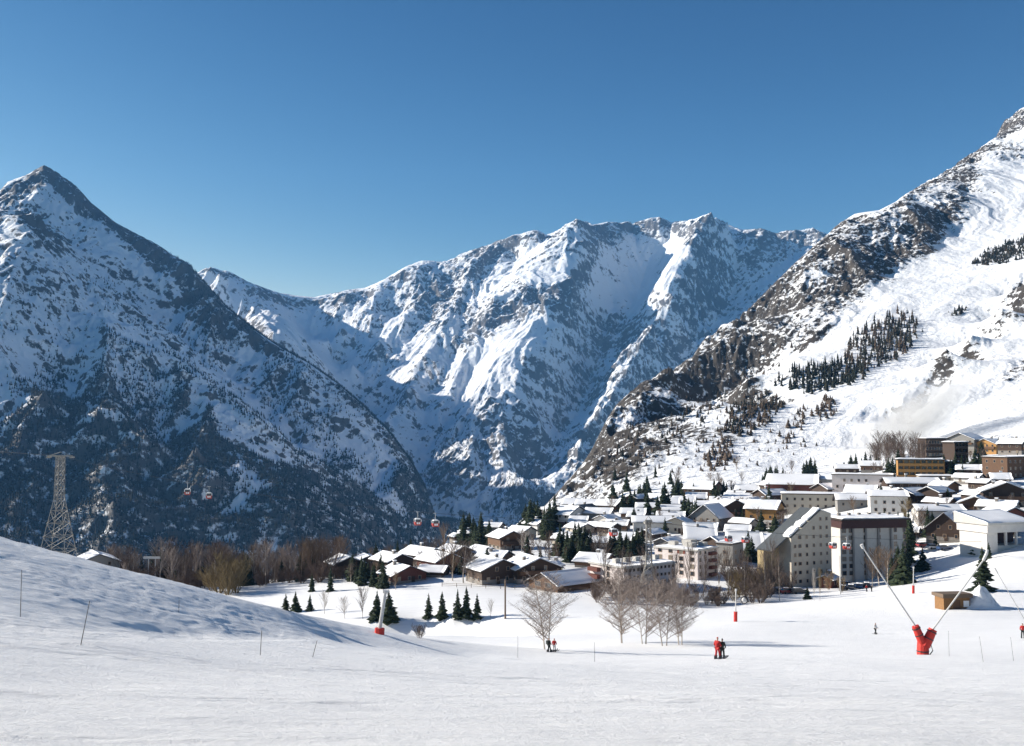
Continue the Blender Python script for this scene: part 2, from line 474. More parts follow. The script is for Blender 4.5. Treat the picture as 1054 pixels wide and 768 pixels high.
def mr_rock(X, Y, px, py):
    pm = lambda poly, s: polymask(px, py, poly, s)
    r = np.full(px.shape, 0.16)
    r += 0.42 * pm([(509, 312), (545, 297), (592, 280), (612, 240), (640, 240), (612, 262), (600, 300), (590, 330), (560, 318), (520, 330), (478, 366), (466, 358), (478, 335)], 8)
    r += 0.35 * pm([(425, 300), (450, 285), (500, 258), (520, 255), (500, 285), (470, 320), (440, 335)], 10)
    r += 0.35 * pm([(500, 415), (516, 402), (535, 430), (540, 470), (505, 470), (488, 450)], 10)
    r += 0.16 * pm([(715, 275), (735, 255), (775, 275), (790, 300), (745, 320), (705, 330), (695, 310)], 12)
    r += 0.35 * pm([(690, 227), (720, 226), (712, 250), (700, 245)], 6)
    r += 0.3 * pm([(770, 240), (850, 236), (840, 262), (800, 262)], 8)
    r += 0.25 * pm([(640, 300), (665, 330), (640, 370), (610, 400), (600, 380), (620, 330)], 14)
    r += 0.25 * pm([(430, 470), (560, 480), (600, 470), (580, 540), (440, 550)], 25)
    r += 0.3 * pm([(640, 228), (690, 225), (690, 236), (640, 238)], 5)
    # clean snowfields
    r -= 0.45 * pm([(612, 262), (650, 240), (695, 240), (705, 262), (680, 300), (650, 322), (610, 322), (600, 300)], 10)
    r -= 0.5 * pm([(540, 290), (600, 255), (606, 262), (585, 284), (548, 297)], 5)
    r -= 0.4 * pm([(290, 325), (325, 320), (350, 360), (375, 395), (345, 400), (300, 350)], 14)
    r -= 0.3 * pm([(500, 345), (560, 330), (560, 360), (520, 390), (480, 400), (470, 370)], 10)
    r -= 0.35 * pm([(215, 285), (250, 292), (240, 318), (215, 300)], 8)
    return r

# ---------------- right mountain
RM_sky = [(560, 525, 660), (579, 505, 700), (599, 482, 760), (608, 469, 790), (624, 437, 860), (634, 421, 900), (650, 405, 950), (666, 392, 1000), (689, 379, 1060), (713, 371, 1110), (722, 354, 1160), (742, 337, 1220),
          (763, 325, 1280), (784, 304, 1340), (805, 287, 1400), (822, 271, 1450), (847, 248, 1520), (863, 233, 1570), (880, 224, 1620), (905, 221, 1680), (922, 212, 1730), (938, 198, 1780),
          (963, 183, 1850), (988, 167, 1920), (1005, 156, 1970), (1026, 142, 2020), (1034, 125, 2060), (1046, 117, 2080), (1054, 114, 2100), (1090, 120, 2150), (1150, 90, 2300), (1300, 10, 2500)]
RM_edge = [(640, 492, 640), (668, 465, 690), (700, 440, 760), (735, 415, 830), (770, 392, 900), (800, 372, 970), (840, 340, 1060), (880, 308, 1160), (920, 280, 1260), (960, 255, 1360), (1000, 222, 1480), (1035, 190, 1620), (1080, 160, 1800)]
RM_face = [(720, 478, 640), (770, 455, 690), (820, 425, 760), (870, 390, 850), (920, 352, 950), (970, 318, 1050), (1020, 280, 1170), (1060, 245, 1290), (1150, 190, 1500)]
RM_lip = [(842, 482, 600), (870, 462, 630), (900, 438, 670), (930, 413, 715), (955, 388, 760), (976, 364, 810), (1000, 345, 860), (1030, 318, 930), (1060, 290, 1010), (1120, 240, 1150)]
RM_ravine = [(900, 470, 650), (935, 440, 705), (962, 415, 770), (985, 392, 840), (1010, 365, 910), (1040, 340, 985), (1075, 310, 1060)]
RM_far = [(965, 455, 600), (1000, 430, 640), (1030, 405, 700), (1054, 385, 740), (1090, 360, 800), (1160, 320, 900)]
RM_foot = [(575, 540, 600), (640, 508, 590), (700, 500, 580), (760, 495, 560), (820, 492, 550), (880, 480, 560), (940, 468, 560), (1000, 455, 560), (1054, 440, 560), (1150, 420, 560), (1300, 400, 560)]
RM_under = [(560, 600, 480), (700, 570, 470), (800, 550, 460), (900, 520, 470), (1000, 500, 470), (1100, 490, 470), (1300, 480, 470)]
rback = [(p[0] + 150, p[1] * 1.3, p[2] * 0.35 - 60, 0) for p in (P(*q) for q in RM_sky[::3])] + [(-60, 900, -260, 0), (100, 1300, -250, 0), (300, 1800, -100, 0), (2500, 2600, 700, 0)]

RM_ROCKBAND = [(585, 508), (600, 478), (624, 432), (650, 400), (713, 365), (742, 334), (784, 300), (850, 245), (880, 222), (922, 230), (960, 185), (1010, 150), (1003, 210), (960, 252), (915, 285), (875, 310), (835, 345), (800, 372), (765, 392), (735, 416), (700, 438), (668, 462), (640, 485), (605, 505)]
def rm_rock(X, Y, px, py):
    pm = lambda poly, s: polymask(px, py, poly, s)
    r = np.full(px.shape, 0.06)
    r += 0.58 * pm(RM_ROCKBAND, 12)
    u_ = (X * 0.79 - Y * 0.61) + 14 * fbm(X / 90, Y / 90, 3, 47); v_ = X * 0.61 + Y * 0.79
    r += 0.34 * vnoise(u_ / 30, v_ / 210, 46) * pm(RM_ROCKBAND, 14)
    r += 0.12 * pm([(580, 510), (700, 395), (850, 250), (925, 205), (1010, 145), (1000, 230), (900, 320), (800, 400), (700, 480)], 14)
    r += 0.2 * pm([(585, 512), (610, 470), (680, 425), (720, 440), (680, 480), (640, 500), (610, 515)], 10)
    r += 0.5 * pm([(1026, 142), (1034, 120), (1060, 108), (1060, 130), (1042, 136), (1034, 142)], 3)
    r += 0.4 * pm([(1010, 160), (1054, 140), (1054, 165), (1030, 165)], 6)
    r += 0.55 * pm([(952, 392), (976, 362), (982, 385), (958, 415), (930, 430)], 4)
    r += 0.6 * pm([(1018, 395), (1040, 375), (1060, 362), (1060, 385), (1030, 398)], 4)
    r += 0.5 * pm([(1030, 290), (1060, 278), (1060, 330), (1035, 320)], 8)
    r += 0.16 * pm([(640, 470), (700, 430), (760, 400), (790, 420), (740, 470), (680, 490)], 20)
    r -= 0.3 * pm([(720, 352), (770, 330), (845, 262), (860, 262), (800, 320), (750, 360)], 6) * 0.5
    r -= 0.25 * pm([(910, 320), (1000, 240), (1060, 180), (1060, 260), (960, 340), (900, 380)], 15)
    return r

RS_L = np.concatenate([seg(1600, 2200, 60), seg(2200, 4350, 420), seg(4350, 6500, 60)])
mrock = mountain_mat('left_mountain_rock_snow', sc=0.034, rock=(0.05, 0.048, 0.047), rock2=(0.11, 0.102, 0.096), bump=8)
lm_o, LX, LY, LZ, LS, LH, Lpx, Lpy = massif('mountain', [LM_main, LM_spur, LM_gul, LM_low, LM_base, LM_rib1, LM_rib2, LM_gul2, LM_rib3, LM_gul3], back, (-40, 3, ), 620, RS_L, mrock, 120, 400, 78, 3, lm_rock, (0.5, 0.42, 0.75, 1.5, 0.14, 0.12, 0.1, 0.15), 16.0)
tag(lm_o, kind='structure')
mrock2 = mountain_mat('far_range_rock_snow', sc=0.032, rock=(0.065, 0.062, 0.06), rock2=(0.16, 0.148, 0.138), bump=12)
RS_M = np.concatenate([seg(3900, 4400, 60), seg(4400, 6900, 460), seg(6900, 8800, 50)])
mr_o, MX, MY, MZ, MS, MH, Mpx, Mpy = massif('mountain', [MR_crest, MR_rib1, MR_shelf, MR_cliff, MR_rib2, MR_bowl, MR_bowl2, MR_ribp, MR_gulp, MR_rib0, MR_rib00, MR_rib01, MR_gul0, MR_gul01, MR_gul1, MR_gul3, MR_rib3, MR_peak2rib, MR_p2hol, MR_peak2rib2, MR_cirq, MR_cirq2, MR_base, MR_floor],
       mback, (-26, 26), 800, RS_M, mrock2, 150, 480, 82, 19, mr_rock, (0.62, 0.42, 0.75, 1.55, 0.24, 0.12, 0.0, 0.1), 44.0)
tag(mr_o, kind='structure')
mrock3 = mountain_mat('right_slope_rock_snow', sc=0.17, rock=(0.028, 0.025, 0.022), rock2=(0.088, 0.074, 0.063), bump=2.5)
RS_R = np.concatenate([seg(470, 620, 90), seg(620, 2150, 620), seg(2150, 2800, 50)])
rm_o, RX, RY, RZ, RSl, RH, Rpx, Rpy = massif('mountain', [RM_sky, RM_edge, RM_face, RM_lip, RM_ravine, RM_far, RM_foot, RM_under], rback, (-1, 42), 800, RS_R, mrock3, 60, 110, 10, 51, rm_rock, (0.62, 0.36, 0.5, 1.3, 0.3, 0.14, 0.03, 0.09), 9.0)
tag(rm_o, kind='structure')

# ---------------- valley floor, village ground and piste
GP = [(527, 768, 14), (100, 768, 14), (950, 768, 14), (527, 722, 27), (100, 705, 27), (950, 722, 27), (741, 678, 81), (945, 674, 93), (1054, 676, 93), (1200, 690, 90), (565, 671, 127), (700, 662, 130), (640, 662, 132), (900, 653, 160),
      (757, 640, 180), (983, 627, 190), (1054, 632, 185), (1200, 640, 180), (391, 653, 185), (432, 655, 170), (465, 637, 230), (520, 637, 225), (395, 637, 235), (575, 668, 130), (490, 673, 120),
      (535, 607, 270), (640, 607, 262), (740, 625, 235), (700, 621, 240), (845, 617, 235), (830, 604, 275), (900, 604, 275), (950, 588, 285), (1012, 606, 212), (1035, 572, 255), (1200, 580, 250),
      (440, 590, 300), (490, 580, 320), (530, 568, 350), (500, 560, 400), (480, 548, 470), (560, 550, 430), (620, 533, 460), (620, 518, 520), (640, 507, 590), (700, 507, 560), (745, 507, 540), (760, 522, 480), (820, 508, 460),
      (760, 560, 350), (800, 542, 390), (870, 512, 420), (900, 488, 480), (940, 492, 420), (960, 472, 470), (1000, 470, 490), (1040, 500, 380), (1000, 522, 340), (960, 532, 330), (1040, 545, 300), (1054, 472, 450), (1200, 480, 420),
      (350, 592, 330), (250, 607, 345), (150, 603, 365), (0, 598, 380), (99, 592, 332), (75, 596, 332), (300, 598, 335), (400, 580, 345), (440, 577, 355), (400, 594, 305), (330, 640, 240), (250, 650, 240), (100, 650, 250), (0, 640, 250), (-150, 620, 260),
      (640, 505, 700), (740, 500, 700), (900, 480, 700), (1054, 470, 700), (1250, 460, 700)]
gpts = [P(*p) for p in GP]
gpts += [(0, 0, -1.7), (-25, -5, 0.3), (25, -5, -2.2), (0, -60, 9), (-90, -50, 16), (90, -50, 3)]
crest = [(-150, 505, 66), (0, 552, 70), (50, 566, 70), (100, 580, 70), (200, 607, 72), (300, 630, 80), (400, 652, 96), (460, 666, 109)]
for a, b in zip(crest[:-1], crest[1:]):
    for k in range(3):
        t = k / 3
        c = [a[i] + (b[i] - a[i]) * t for i in range(3)]
        p = P(*c); gpts.append(p)
        q = P(c[0], c[1], c[2] * 1.35); gpts.append((q[0], q[1], q[2] - 3.2))
        q = P(c[0], c[1], c[2] * 2.1); gpts.append((q[0], q[1], q[2] - 9 - 6 * max(0, (350 - c[0]) / 350)))
gpts += [P(*p) for p in [(-150, 655, 30), (0, 659, 33), (60, 660, 34), (120, 661, 36), (180, 663, 39), (240, 665, 43), (300, 668, 48), (360, 671, 55), (420, 675, 66), (480, 676, 84)]]
gpts += [P(*p) for p in [(0, 606, 48), (80, 622, 50), (165, 640, 54), (260, 652, 62), (350, 662, 76)]]
gpts += [P(*p) for p in [(-300, 640, 470), (-150, 640, 470), (0, 640, 470), (120, 640, 470), (250, 640, 460), (350, 635, 440), (420, 630, 430), (460, 620, 540), (510, 610, 560), (550, 600, 570)]]
gpts += [P(*p) for p in [(-300, 720, 640), (-100, 720, 640), (100, 720, 640), (300, 720, 640), (450, 700, 660), (540, 650, 700)]]
GFIT = rbf_fit(gpts)

def micro(X, Y):
    """Small relief of the snow: rolls, ski tracks, chopped snow on the bank."""
    d = np.hypot(X, Y)
    z = 0.25 * fbm(X / 23, Y / 16, 4, 61) * sstep(8, 60, d)
    return z

def gz_np(X, Y): return rbf_eval(GFIT, X, Y) + micro(X, Y)
def gz(x, y): return float(gz_np(np.array([float(x)]), np.array([float(y)]))[0])

rs_g = np.concatenate([-np.linspace(70, 1, 30), seg(0, 12, 24), np.geomspace(12, 120, 620)[:-1], np.geomspace(120, 720, 380)])
azs = np.linspace(-1, 1, 900)
GA, GR = np.meshgrid(azs, rs_g)
GXh = GA * (40 + np.maximum(GR, 0) * 0.80); GYh = GR
GZh = gz_np(GXh, GYh)
# ---- near-field snow relief (real geometry)
def near_relief(X, Y):
    d = np.maximum(Y, 1)
    fade = sstep(130, 60, d)
    px, py = proj(X, np.maximum(Y, 3), GZh)
    bank = sstep(662, 655, py) * sstep(480, 380, px) * (Y > 25)
    # chopped snow on the bank
    chop = 0.07 * fbm(X / 2.6, Y / 3.4, 4, 75)
    for k_, (ca, sa, sc) in enumerate(((0.8, 0.6, 0.55), (0.97, -0.25, 0.8), (0.55, 0.83, 0.45))):
        chop = chop + 0.045 * (0.35 + 0.9 * sstep(-0.3, 0.4, fbm(X / 8, Y / 8, 3, 160 + k_))) * ridged((Y * ca + X * sa) / 9 + 0.3 * fbm(X / 5, Y / 5, 2, 170 + k_), (Y * sa - X * ca + 1.6 * fbm(X / 4, Y / 4, 3, 180 + k_)) / sc, 3, 171 + k_, 0.6)
    for cx_, cy_, dp, rx_, ry_ in ((168, 640, 0.42, 3.5, 6.0), (115, 632, 0.25, 4.0, 7.0), (255, 655, 0.2, 4.0, 7.0)):
        q = P(cx_, cy_, 49 if cx_ < 200 else 60)
        chop = chop - dp * np.exp(-((X - q[0]) / rx_) ** 2 - ((Y - q[1]) / ry_) ** 2) * (1 + 0.4 * fbm(X / 2, Y / 3, 3, 190))
    # long nearly parallel ski tracks over the piste
    tr = 0.0
    for i, (ang, sc, am) in enumerate(((0.10, 0.55, 0.020), (-0.06, 0.8, 0.022), (0.2, 1.3, 0.03), (-0.16, 0.4, 0.014))):
        u = X * math.sin(ang) + Y * math.cos(ang) + 1.2 * fbm(X / 14, Y / 14, 3, 80 + i)
        v = X * math.cos(ang) - Y * math.sin(ang)
        tr = tr + am * ridged(v / 18, u / sc, 2, 90 + i) 
    for i in range(26):
        r_ = random.Random(300 + i)
        y0 = r_.uniform(24, 90); sl = r_.uniform(-0.35, 0.35); A = r_.uniform(0.5, 3); Lw = r_.uniform(8, 20); ph = r_.uniform(0, 6)
        v = Y - y0 - sl * X - A * np.sin(X / Lw + ph)
        wd = 0.05 + 0.003 * y0
        for o_ in (-0.25, 0.25):
            q = (v - o_ * (1 + y0 / 40)) / wd
            tr = tr + 0.022 * (-np.exp(-q * q) + 0.55 * np.exp(-(np.abs(q) - 1.6) ** 2 * 3))
    bumps = 0.05 * fbm(X / 1.8, Y / 1.4, 4, 98)
    return fade * (bank * chop + (1 - bank) * (tr * 1.4 + bumps * 0.55))
GZh = GZh + near_relief(GXh, GYh)

def snow_mat():
    m, t, b = new_mat('piste_snow')
    L = t.links.new
    tc = t.nodes.new('ShaderNodeTexCoord')
    mp = t.nodes.new('ShaderNodeMapping'); mp.inputs['Scale'].default_value = (0.35, 1.6, 1)
    L(tc.outputs['Object'], mp.inputs[0])
    n = t.nodes.new('ShaderNodeTexNoise'); n.inputs['Scale'].default_value = 2.2; n.inputs['Detail'].default_value = 9; n.inputs['Roughness'].default_value = 0.7
    L(mp.outputs[0], n.inputs['Vector'])
    n2 = t.nodes.new('ShaderNodeTexNoise'); n2.inputs['Scale'].default_value = 0.06; n2.inputs['Detail'].default_value = 4
    L(tc.outputs['Object'], n2.inputs['Vector'])
    mx = t.nodes.new('ShaderNodeMix'); mx.data_type = 'RGBA'
    mx.inputs[6].default_value = (0.84, 0.845, 0.85, 1); mx.inputs[7].default_value = (0.96, 0.96, 0.95, 1)
    mp2 = t.nodes.new('ShaderNodeMapping'); mp2.inputs['Scale'].default_value = (0.12, 1.3, 1)
    L(tc.outputs['Object'], mp2.inputs[0])
    n3 = t.nodes.new('ShaderNodeTexNoise'); n3.inputs['Scale'].default_value = 1.1; n3.inputs['Detail'].default_value = 8; n3.inputs['Roughness'].default_value = 0.72
    L(mp2.outputs[0], n3.inputs['Vector'])
    av = t.nodes.new('ShaderNodeMath'); av.operation = 'MULTIPLY_ADD'; av.inputs[1].default_value = 2.4; av.inputs[2].default_value = -1.0
    L(n3.outputs[0], av.inputs[0])
    a2 = t.nodes.new('ShaderNodeMath'); a2.operation = 'MULTIPLY_ADD'; a2.inputs[1].default_value = 0.5; a2.use_clamp = True
    L(n2.outputs[0], a2.inputs[0]); L(av.outputs[0], a2.inputs[2])
    L(a2.outputs[0], mx.inputs[0])
    L(mx.outputs[2], b.inputs['Base Color'])
    b.inputs['Roughness'].default_value = 0.55
    b.inputs['Specular IOR Level'].default_value = 0.25
    bp = t.nodes.new('ShaderNodeBump'); bp.inputs['Distance'].default_value = 0.16; bp.inputs['Strength'].default_value = 0.9
    L(n.outputs[0], bp.inputs['Height'])
    n4 = t.nodes.new('ShaderNodeTexNoise'); n4.inputs['Scale'].default_value = 5.5; n4.inputs['Detail'].default_value = 6; n4.inputs['Roughness'].default_value = 0.75
    L(tc.outputs['Object'], n4.inputs['Vector'])
    bp2 = t.nodes.new('ShaderNodeBump'); bp2.inputs['Distance'].default_value = 0.05; bp2.inputs['Strength'].default_value = 0.9
    L(n4.outputs[0], bp2.inputs['Height']); L(bp.outputs[0], bp2.inputs['Normal']); L(bp2.outputs[0], b.inputs['Normal'])
    return m
MSNOW = snow_mat()
ground = mesh_np('ground', np.stack([GXh, GYh, GZh], -1).reshape(-1, 3), grid_faces(*GXh.shape), MSNOW, smooth=True)
tag(ground, kind='structure')
from mathutils.bvhtree import BVHTree
# ------------------------------------------------------------------ far woods (uncountable masses)
def tint_mat(name, cols, rough=0.85):
    m, t, b = new_mat(name)
    at = t.nodes.new('ShaderNodeAttribute'); at.attribute_name = 'tint'
    cr = t.nodes.new('ShaderNodeValToRGB')
    el = cr.color_ramp.elements
    while len(el) < len(cols): el.new(0.5)
    for i, c in enumerate(cols):
        el[i].position = i / (len(cols) - 1); el[i].color = (*c, 1)
    t.links.new(at.outputs['Fac'], cr.inputs[0]); t.links.new(cr.outputs[0], b.inputs['Base Color'])
    b.inputs['Roughness'].default_value = rough; b.inputs['Specular IOR Level'].default_value = 0.1
    return m
MFAR = tint_mat('far_conifer', [(0.008, 0.012, 0.011), (0.016, 0.021, 0.016), (0.024, 0.023, 0.018)])
MWOOD = tint_mat('hillside_wood', [(0.014, 0.018, 0.013), (0.03, 0.03, 0.02), (0.085, 0.06, 0.042), (0.14, 0.105, 0.08)])

def forest(name, pos, hgt, rad, tint, m, sides=5, tiers=2):
    """Many small conifers as one mesh."""
    n = len(pos)
    th = np.arange(sides) * 2 * math.pi / sides
    V = []; Fc = []; T = []
    off = 0
    for k in range(tiers):
        z0 = 0.08 + 0.8 * k / tiers; z1 = min(1.0, z0 + 1.15 * (1 - 0.08) / tiers) if k < tiers - 1 else 1.0
        rk_ = 1.0 - 0.62 * k / max(1, tiers - 1) if tiers > 1 else 1.0
        a = th[None, :] + RNG.random((n, 1)) * 6.28
        jr = rad[:, None] * rk_ * RNG.uniform(0.6, 1.2, (n, sides))
        ring = np.stack([pos[:, 0, None] + jr * np.cos(a), pos[:, 1, None] + jr * np.sin(a), pos[:, 2, None] + hgt[:, None] * (z0 + RNG.uniform(-0.05, 0.05, (n, sides)))], -1)
        apex = pos + np.stack([RNG.normal(0, 0.04, n) * rad, RNG.normal(0, 0.04, n) * rad, hgt * z1], -1)
        V.append(np.concatenate([ring, apex[:, None, :]], 1).reshape(-1, 3))
        T.append(np.repeat(np.clip(tint + RNG.normal(0, 0.06, n), 0, 1), sides + 1))
        b_ = off + np.arange(n)[:, None] * (sides + 1)
        i = np.arange(sides)
        Fc.append(np.stack([b_ + i, b_ + (i + 1) % sides, np.broadcast_to(b_ + sides, (n, sides))], -1).reshape(-1, 3))
        off += n * (sides + 1)
    o = mesh_np(name, np.concatenate(V), np.concatenate(Fc), m, attrs={'tint': np.concatenate(T)})
    tag(o, kind='stuff')
    return o

def pick(X, Y, Z, dens, n, jit=0.5):
    """n points drawn over a grid with probability dens * true cell area."""
    ar = np.abs(np.gradient(X, axis=1) * np.gradient(Y, axis=0)) * dens
    p = ar.ravel(); p = p / p.sum()
    idx = np.unique(RNG.choice(len(p), size=n, p=p))
    ii, jj = np.unravel_index(idx, X.shape)
    ok = (ii > 0) & (ii < X.shape[0] - 1) & (jj > 0) & (jj < X.shape[1] - 1)
    ii, jj = ii[ok], jj[ok]
    u = RNG.uniform(-jit, jit, len(ii)); w_ = RNG.uniform(-jit, jit, len(ii))
    def mixg(A):
        return A[ii, jj] + u * (A[ii + 1, jj] - A[ii - 1, jj]) / 2 + w_ * (A[ii, jj + 1] - A[ii, jj - 1]) / 2
    return np.stack([mixg(X), mixg(Y), mixg(Z)], -1)

# left mountain
pm = lambda poly, s: polymask(Lpx, Lpy, poly, s)
dl = 0.07 * sstep(255, 330, Lpy) + 0.30 * pm([(185, 275), (215, 290), (300, 366), (400, 440), (450, 520), (420, 540), (340, 470), (260, 400), (200, 340)], 16)
dl = dl + 0.9 * pm([(112, 330), (215, 402), (300, 480), (380, 555), (440, 620), (-200, 620), (-200, 350), (0, 375), (40, 385), (75, 350)], 14) * sstep(330, 440, Lpy + 40 * fbm(LX / 200, LY / 200, 3, 8))
dl = dl + 0.5 * pm([(110, 322), (140, 335), (225, 400), (310, 480), (380, 550), (330, 540), (260, 470), (180, 400), (120, 350)], 8)
dl = dl + 0.9 * sstep(435, 520, Lpy) + 0.22 * pm([(200, 330), (300, 400), (400, 470), (440, 540), (380, 540), (280, 450)], 20)
gull = fbm(LX / 90 + 0.6 * LH, LY / 300, 4, 33)
tw_ = pm([(15, 440), (120, 430), (140, 560), (10, 560)], 12)
dl = dl + tw_
dl = dl * np.maximum(tw_, sstep(-0.28, 0.22, 0.7 * gull + 1.15 * LH + 0.3 * sstep(440, 540, Lpy))) * (LS < 2.4)
_a = lm_o.data.attributes['rock']; _r = np.empty(LX.size, dtype=np.float32); _a.data.foreach_get('value', _r)
_r = np.maximum(_r, np.clip((dl - 0.25) * 1.33, 0, 1).ravel() * 0.64); _a.data.foreach_set('value', _r.astype(np.float32))      # brush and bare ground, plus tree shade painted into the ground colour
lp = pick(LX, LY, LZ, np.clip(dl, 0, 1), 170000)
hh = RNG.uniform(6, 15, len(lp))
forest('forest', lp, hh, hh * 0.24, RNG.random(len(lp)), MFAR)
# lower middle range
dm = sstep(430, 520, Mpy + 40 * fbm(MX / 300, MY / 300, 3, 9)) * sstep(-0.2, 0.3, fbm(MX / 160, MY / 240, 4, 35) + 0.5 * MH) * (MS < 1.5)
mp_ = pick(MX, MY, MZ, dm, 22000)
hh = RNG.uniform(8, 15, len(mp_))
forest('forest', mp_, hh, hh * 0.22, RNG.random(len(mp_)), MFAR)
# right slope patches
pm = lambda poly, s: polymask(Rpx, Rpy, poly, s)
def patch(polys, soft, n, h0, h1, t0, t1, seed, wide=0.2, thr=-0.7):
    d_ = 0
    for q in polys: d_ = np.maximum(d_, pm(q, soft))
    d_ = np.clip(d_ - 0.25, 0, 1) * sstep(thr, thr + 0.35, fbm(RX / 22, RY / 22, 4, seed))
    p_ = pick(RX, RY, RZ, d_, int(n * 2.6))
    h_ = RNG.uniform(h0, h1, len(p_)) ** 1.0 * RNG.uniform(0.55, 1.1, len(p_))
    return p_, h_, RNG.uniform(t0, t1, len(p_)), h_ * wide
fp = [patch([[(866, 372), (878, 346), (905, 332), (934, 320), (952, 345), (932, 366), (902, 380), (886, 392), (870, 388)]], 4, 420, 6, 13, 0.1, 0.75, 3),
      patch([[(798, 398), (815, 380), (860, 374), (886, 380), (880, 396), (850, 402), (820, 408)]], 3, 300, 7, 13, 0.0, 0.35, 4),
      patch([[(736, 444), (758, 414), (790, 405), (808, 416), (792, 438), (760, 452)]], 5, 420, 3, 7, 0.3, 0.75, 5, 0.4),
      patch([[(796, 458), (812, 434), (832, 418), (836, 428), (812, 458)], [(722, 474), (740, 452), (758, 458), (750, 484), (728, 486)], [(838, 418), (858, 405), (862, 425), (846, 438)]], 4, 300, 3, 7, 0.5, 1.0, 6, 0.4),
      patch([[(998, 274), (1018, 257), (1056, 245), (1070, 250), (1060, 263), (1030, 273)], [(976, 322), (996, 314), (994, 322), (980, 326)]], 3, 420, 4, 8, 0.1, 0.5, 7, 0.35),
      patch([[(640, 480), (720, 430), (800, 415), (860, 440), (830, 480), (700, 500)]], 20, 260, 1.5, 4, 0.4, 1.0, 8, 0.45),
      patch([[(600, 500), (640, 440), (700, 395), (780, 340), (840, 330), (760, 420), (660, 490)]], 15, 260, 3, 7, 0.2, 0.8, 12, 0.3)]
forest('forest', np.concatenate([q[0] for q in fp]), np.concatenate([q[1] for q in fp]), np.concatenate([q[3] for q in fp]), np.concatenate([q[2] for q in fp]), MWOOD, sides=6, tiers=3)
# ================================================================== PLACEMENT ON THE REAL GROUND
rs_R = RY[:, 0]; RM_T0, RM_T1 = math.radians(-1), math.radians(42)
def rm_h(x, y):
    """Height of the right mountain's mesh."""
    a = np.arctan2(x, y); na = RZ.shape[1]
    fa = np.clip((a - RM_T0) / (RM_T1 - RM_T0) * (na - 1), 0, na - 1.001)
    fr = np.clip(np.interp(y, rs_R, np.arange(len(rs_R))), 0, len(rs_R) - 1.001)
    i = fr.astype(int); j = fa.astype(int); u = fr - i; v = fa - j
    z = (RZ[i, j] * (1 - u) + RZ[i + 1, j] * u) * (1 - v) + (RZ[i, j + 1] * (1 - u) + RZ[i + 1, j + 1] * u) * v
    return np.where((a > RM_T0) & (y > 475), z, -9999.0)

def H(x, y):
    X = np.array([float(x)]); Y = np.array([float(y)])
    return float(max(gz_np(X, Y)[0], rm_h(X, Y)[0]))

_D = np.concatenate([np.geomspace(6, 120, 500), np.linspace(120.5, 1000, 3000)])
def at(px, py):
    """Where the line of sight through a pixel meets the ground."""
    p1 = np.array(P(px, py, 1.0))
    x = p1[0] * _D; y = _D; z = p1[2] * _D
    g = np.maximum(gz_np(x, y), rm_h(x, y))
    k = np.nonzero(z <= g)[0]
    if len(k) == 0:
        i = 400 + int(np.argmin((z - g)[400:] / y[400:])); print('NOGROUND', px, py, round(float(y[i])))
    else: i = k[0]
    return Vector((x[i], y[i], g[i]))

def on(px, d):
    """Ground point at bearing px and forward distance d."""
    x = P(px, 480, d)[0]
    return Vector((x, d, H(x, d)))

# ================================================================== BUILDINGS
def plaster(name, c): return mat(name, c, 0.85, 0.10, 0.8)
MT = {
 'dark': mat('dark_timber', (0.050, 0.030, 0.020), 0.75, 0.25, 2.0, stretch=(4, 4, 0.4)),
 'brown': mat('brown_timber', (0.115, 0.062, 0.034), 0.75, 0.25, 2.0, stretch=(4, 4, 0.4)),
 'red': mat('red_brown_timber', (0.12, 0.038, 0.026), 0.75, 0.2, 2.0),
 'orange': mat('honey_timber', (0.36, 0.19, 0.06), 0.7, 0.2, 2.0, stretch=(4, 4, 0.4)),
 'beige': plaster('beige_render', (0.47, 0.42, 0.345)),
 'white': plaster('white_render', (0.62, 0.59, 0.55)),
 'pink': plaster('pinkish_render', (0.64, 0.57, 0.54)),
 'eave': mat('eave_boards_and_hall_shade', (0.05, 0.02, 0.018), 0.7, 0.2, 2.0),
 'grey': plaster('grey_render', (0.24, 0.23, 0.215)),
 'yellow': plaster('yellow_render', (0.60, 0.50, 0.27)),
 'ochre': plaster('ochre_render', (0.36, 0.28, 0.15)),
 'concrete': plaster('concrete', (0.50, 0.48, 0.44)),
 'stone': mat('stone_base', (0.22, 0.20, 0.18), 0.9, 0.3, 1.5),
 'slate': mat('slate_roof', (0.075, 0.083, 0.088), 0.6, 0.2, 1.2),
 'deck': mat('roof_edge', (0.045, 0.032, 0.026), 0.8, 0.2, 2.0),
 'metal': mat('galvanised_steel', (0.42, 0.43, 0.43), 0.45, 0.12, 3.0, metal=0.6),
 'darkmetal': mat('dark_steel', (0.05, 0.05, 0.055), 0.5, 0.1, 3.0, metal=0.5),
 'snow': mat('roof_snow', (0.84, 0.85, 0.87), 0.65, 0.04, 0.6, spec=0.2),
 'pane': None,
 'glass': mat('window_glass', (0.025, 0.03, 0.04), 0.12, 0.3, 0.5, spec=0.6),
 'frame': mat('window_frame', (0.35, 0.25, 0.17), 0.6, 0.1, 2.0),
 'shutter': mat('red_shutter', (0.22, 0.05, 0.03), 0.6, 0.1, 2.0),
}
def pane_mat():
    m, t, b = new_mat('window_pane')
    oi = t.nodes.new('ShaderNodeObjectInfo')
    cr = t.nodes.new('ShaderNodeValToRGB'); cr.color_ramp.interpolation = 'CONSTANT'
    el = cr.color_ramp.elements
    el[0].color = (0.02, 0.024, 0.03, 1); el[1].position = 0.62; el[1].color = (0.05, 0.05, 0.05, 1)
    e = el.new(0.82); e.color = (0.22, 0.19, 0.15, 1)
    t.links.new(oi.outputs['Random'], cr.inputs[0]); t.links.new(cr.outputs[0], b.inputs['Base Color'])
    b.inputs['Roughness'].default_value = 0.15
    return m
MT['pane'] = pane_mat()
_wm = {}
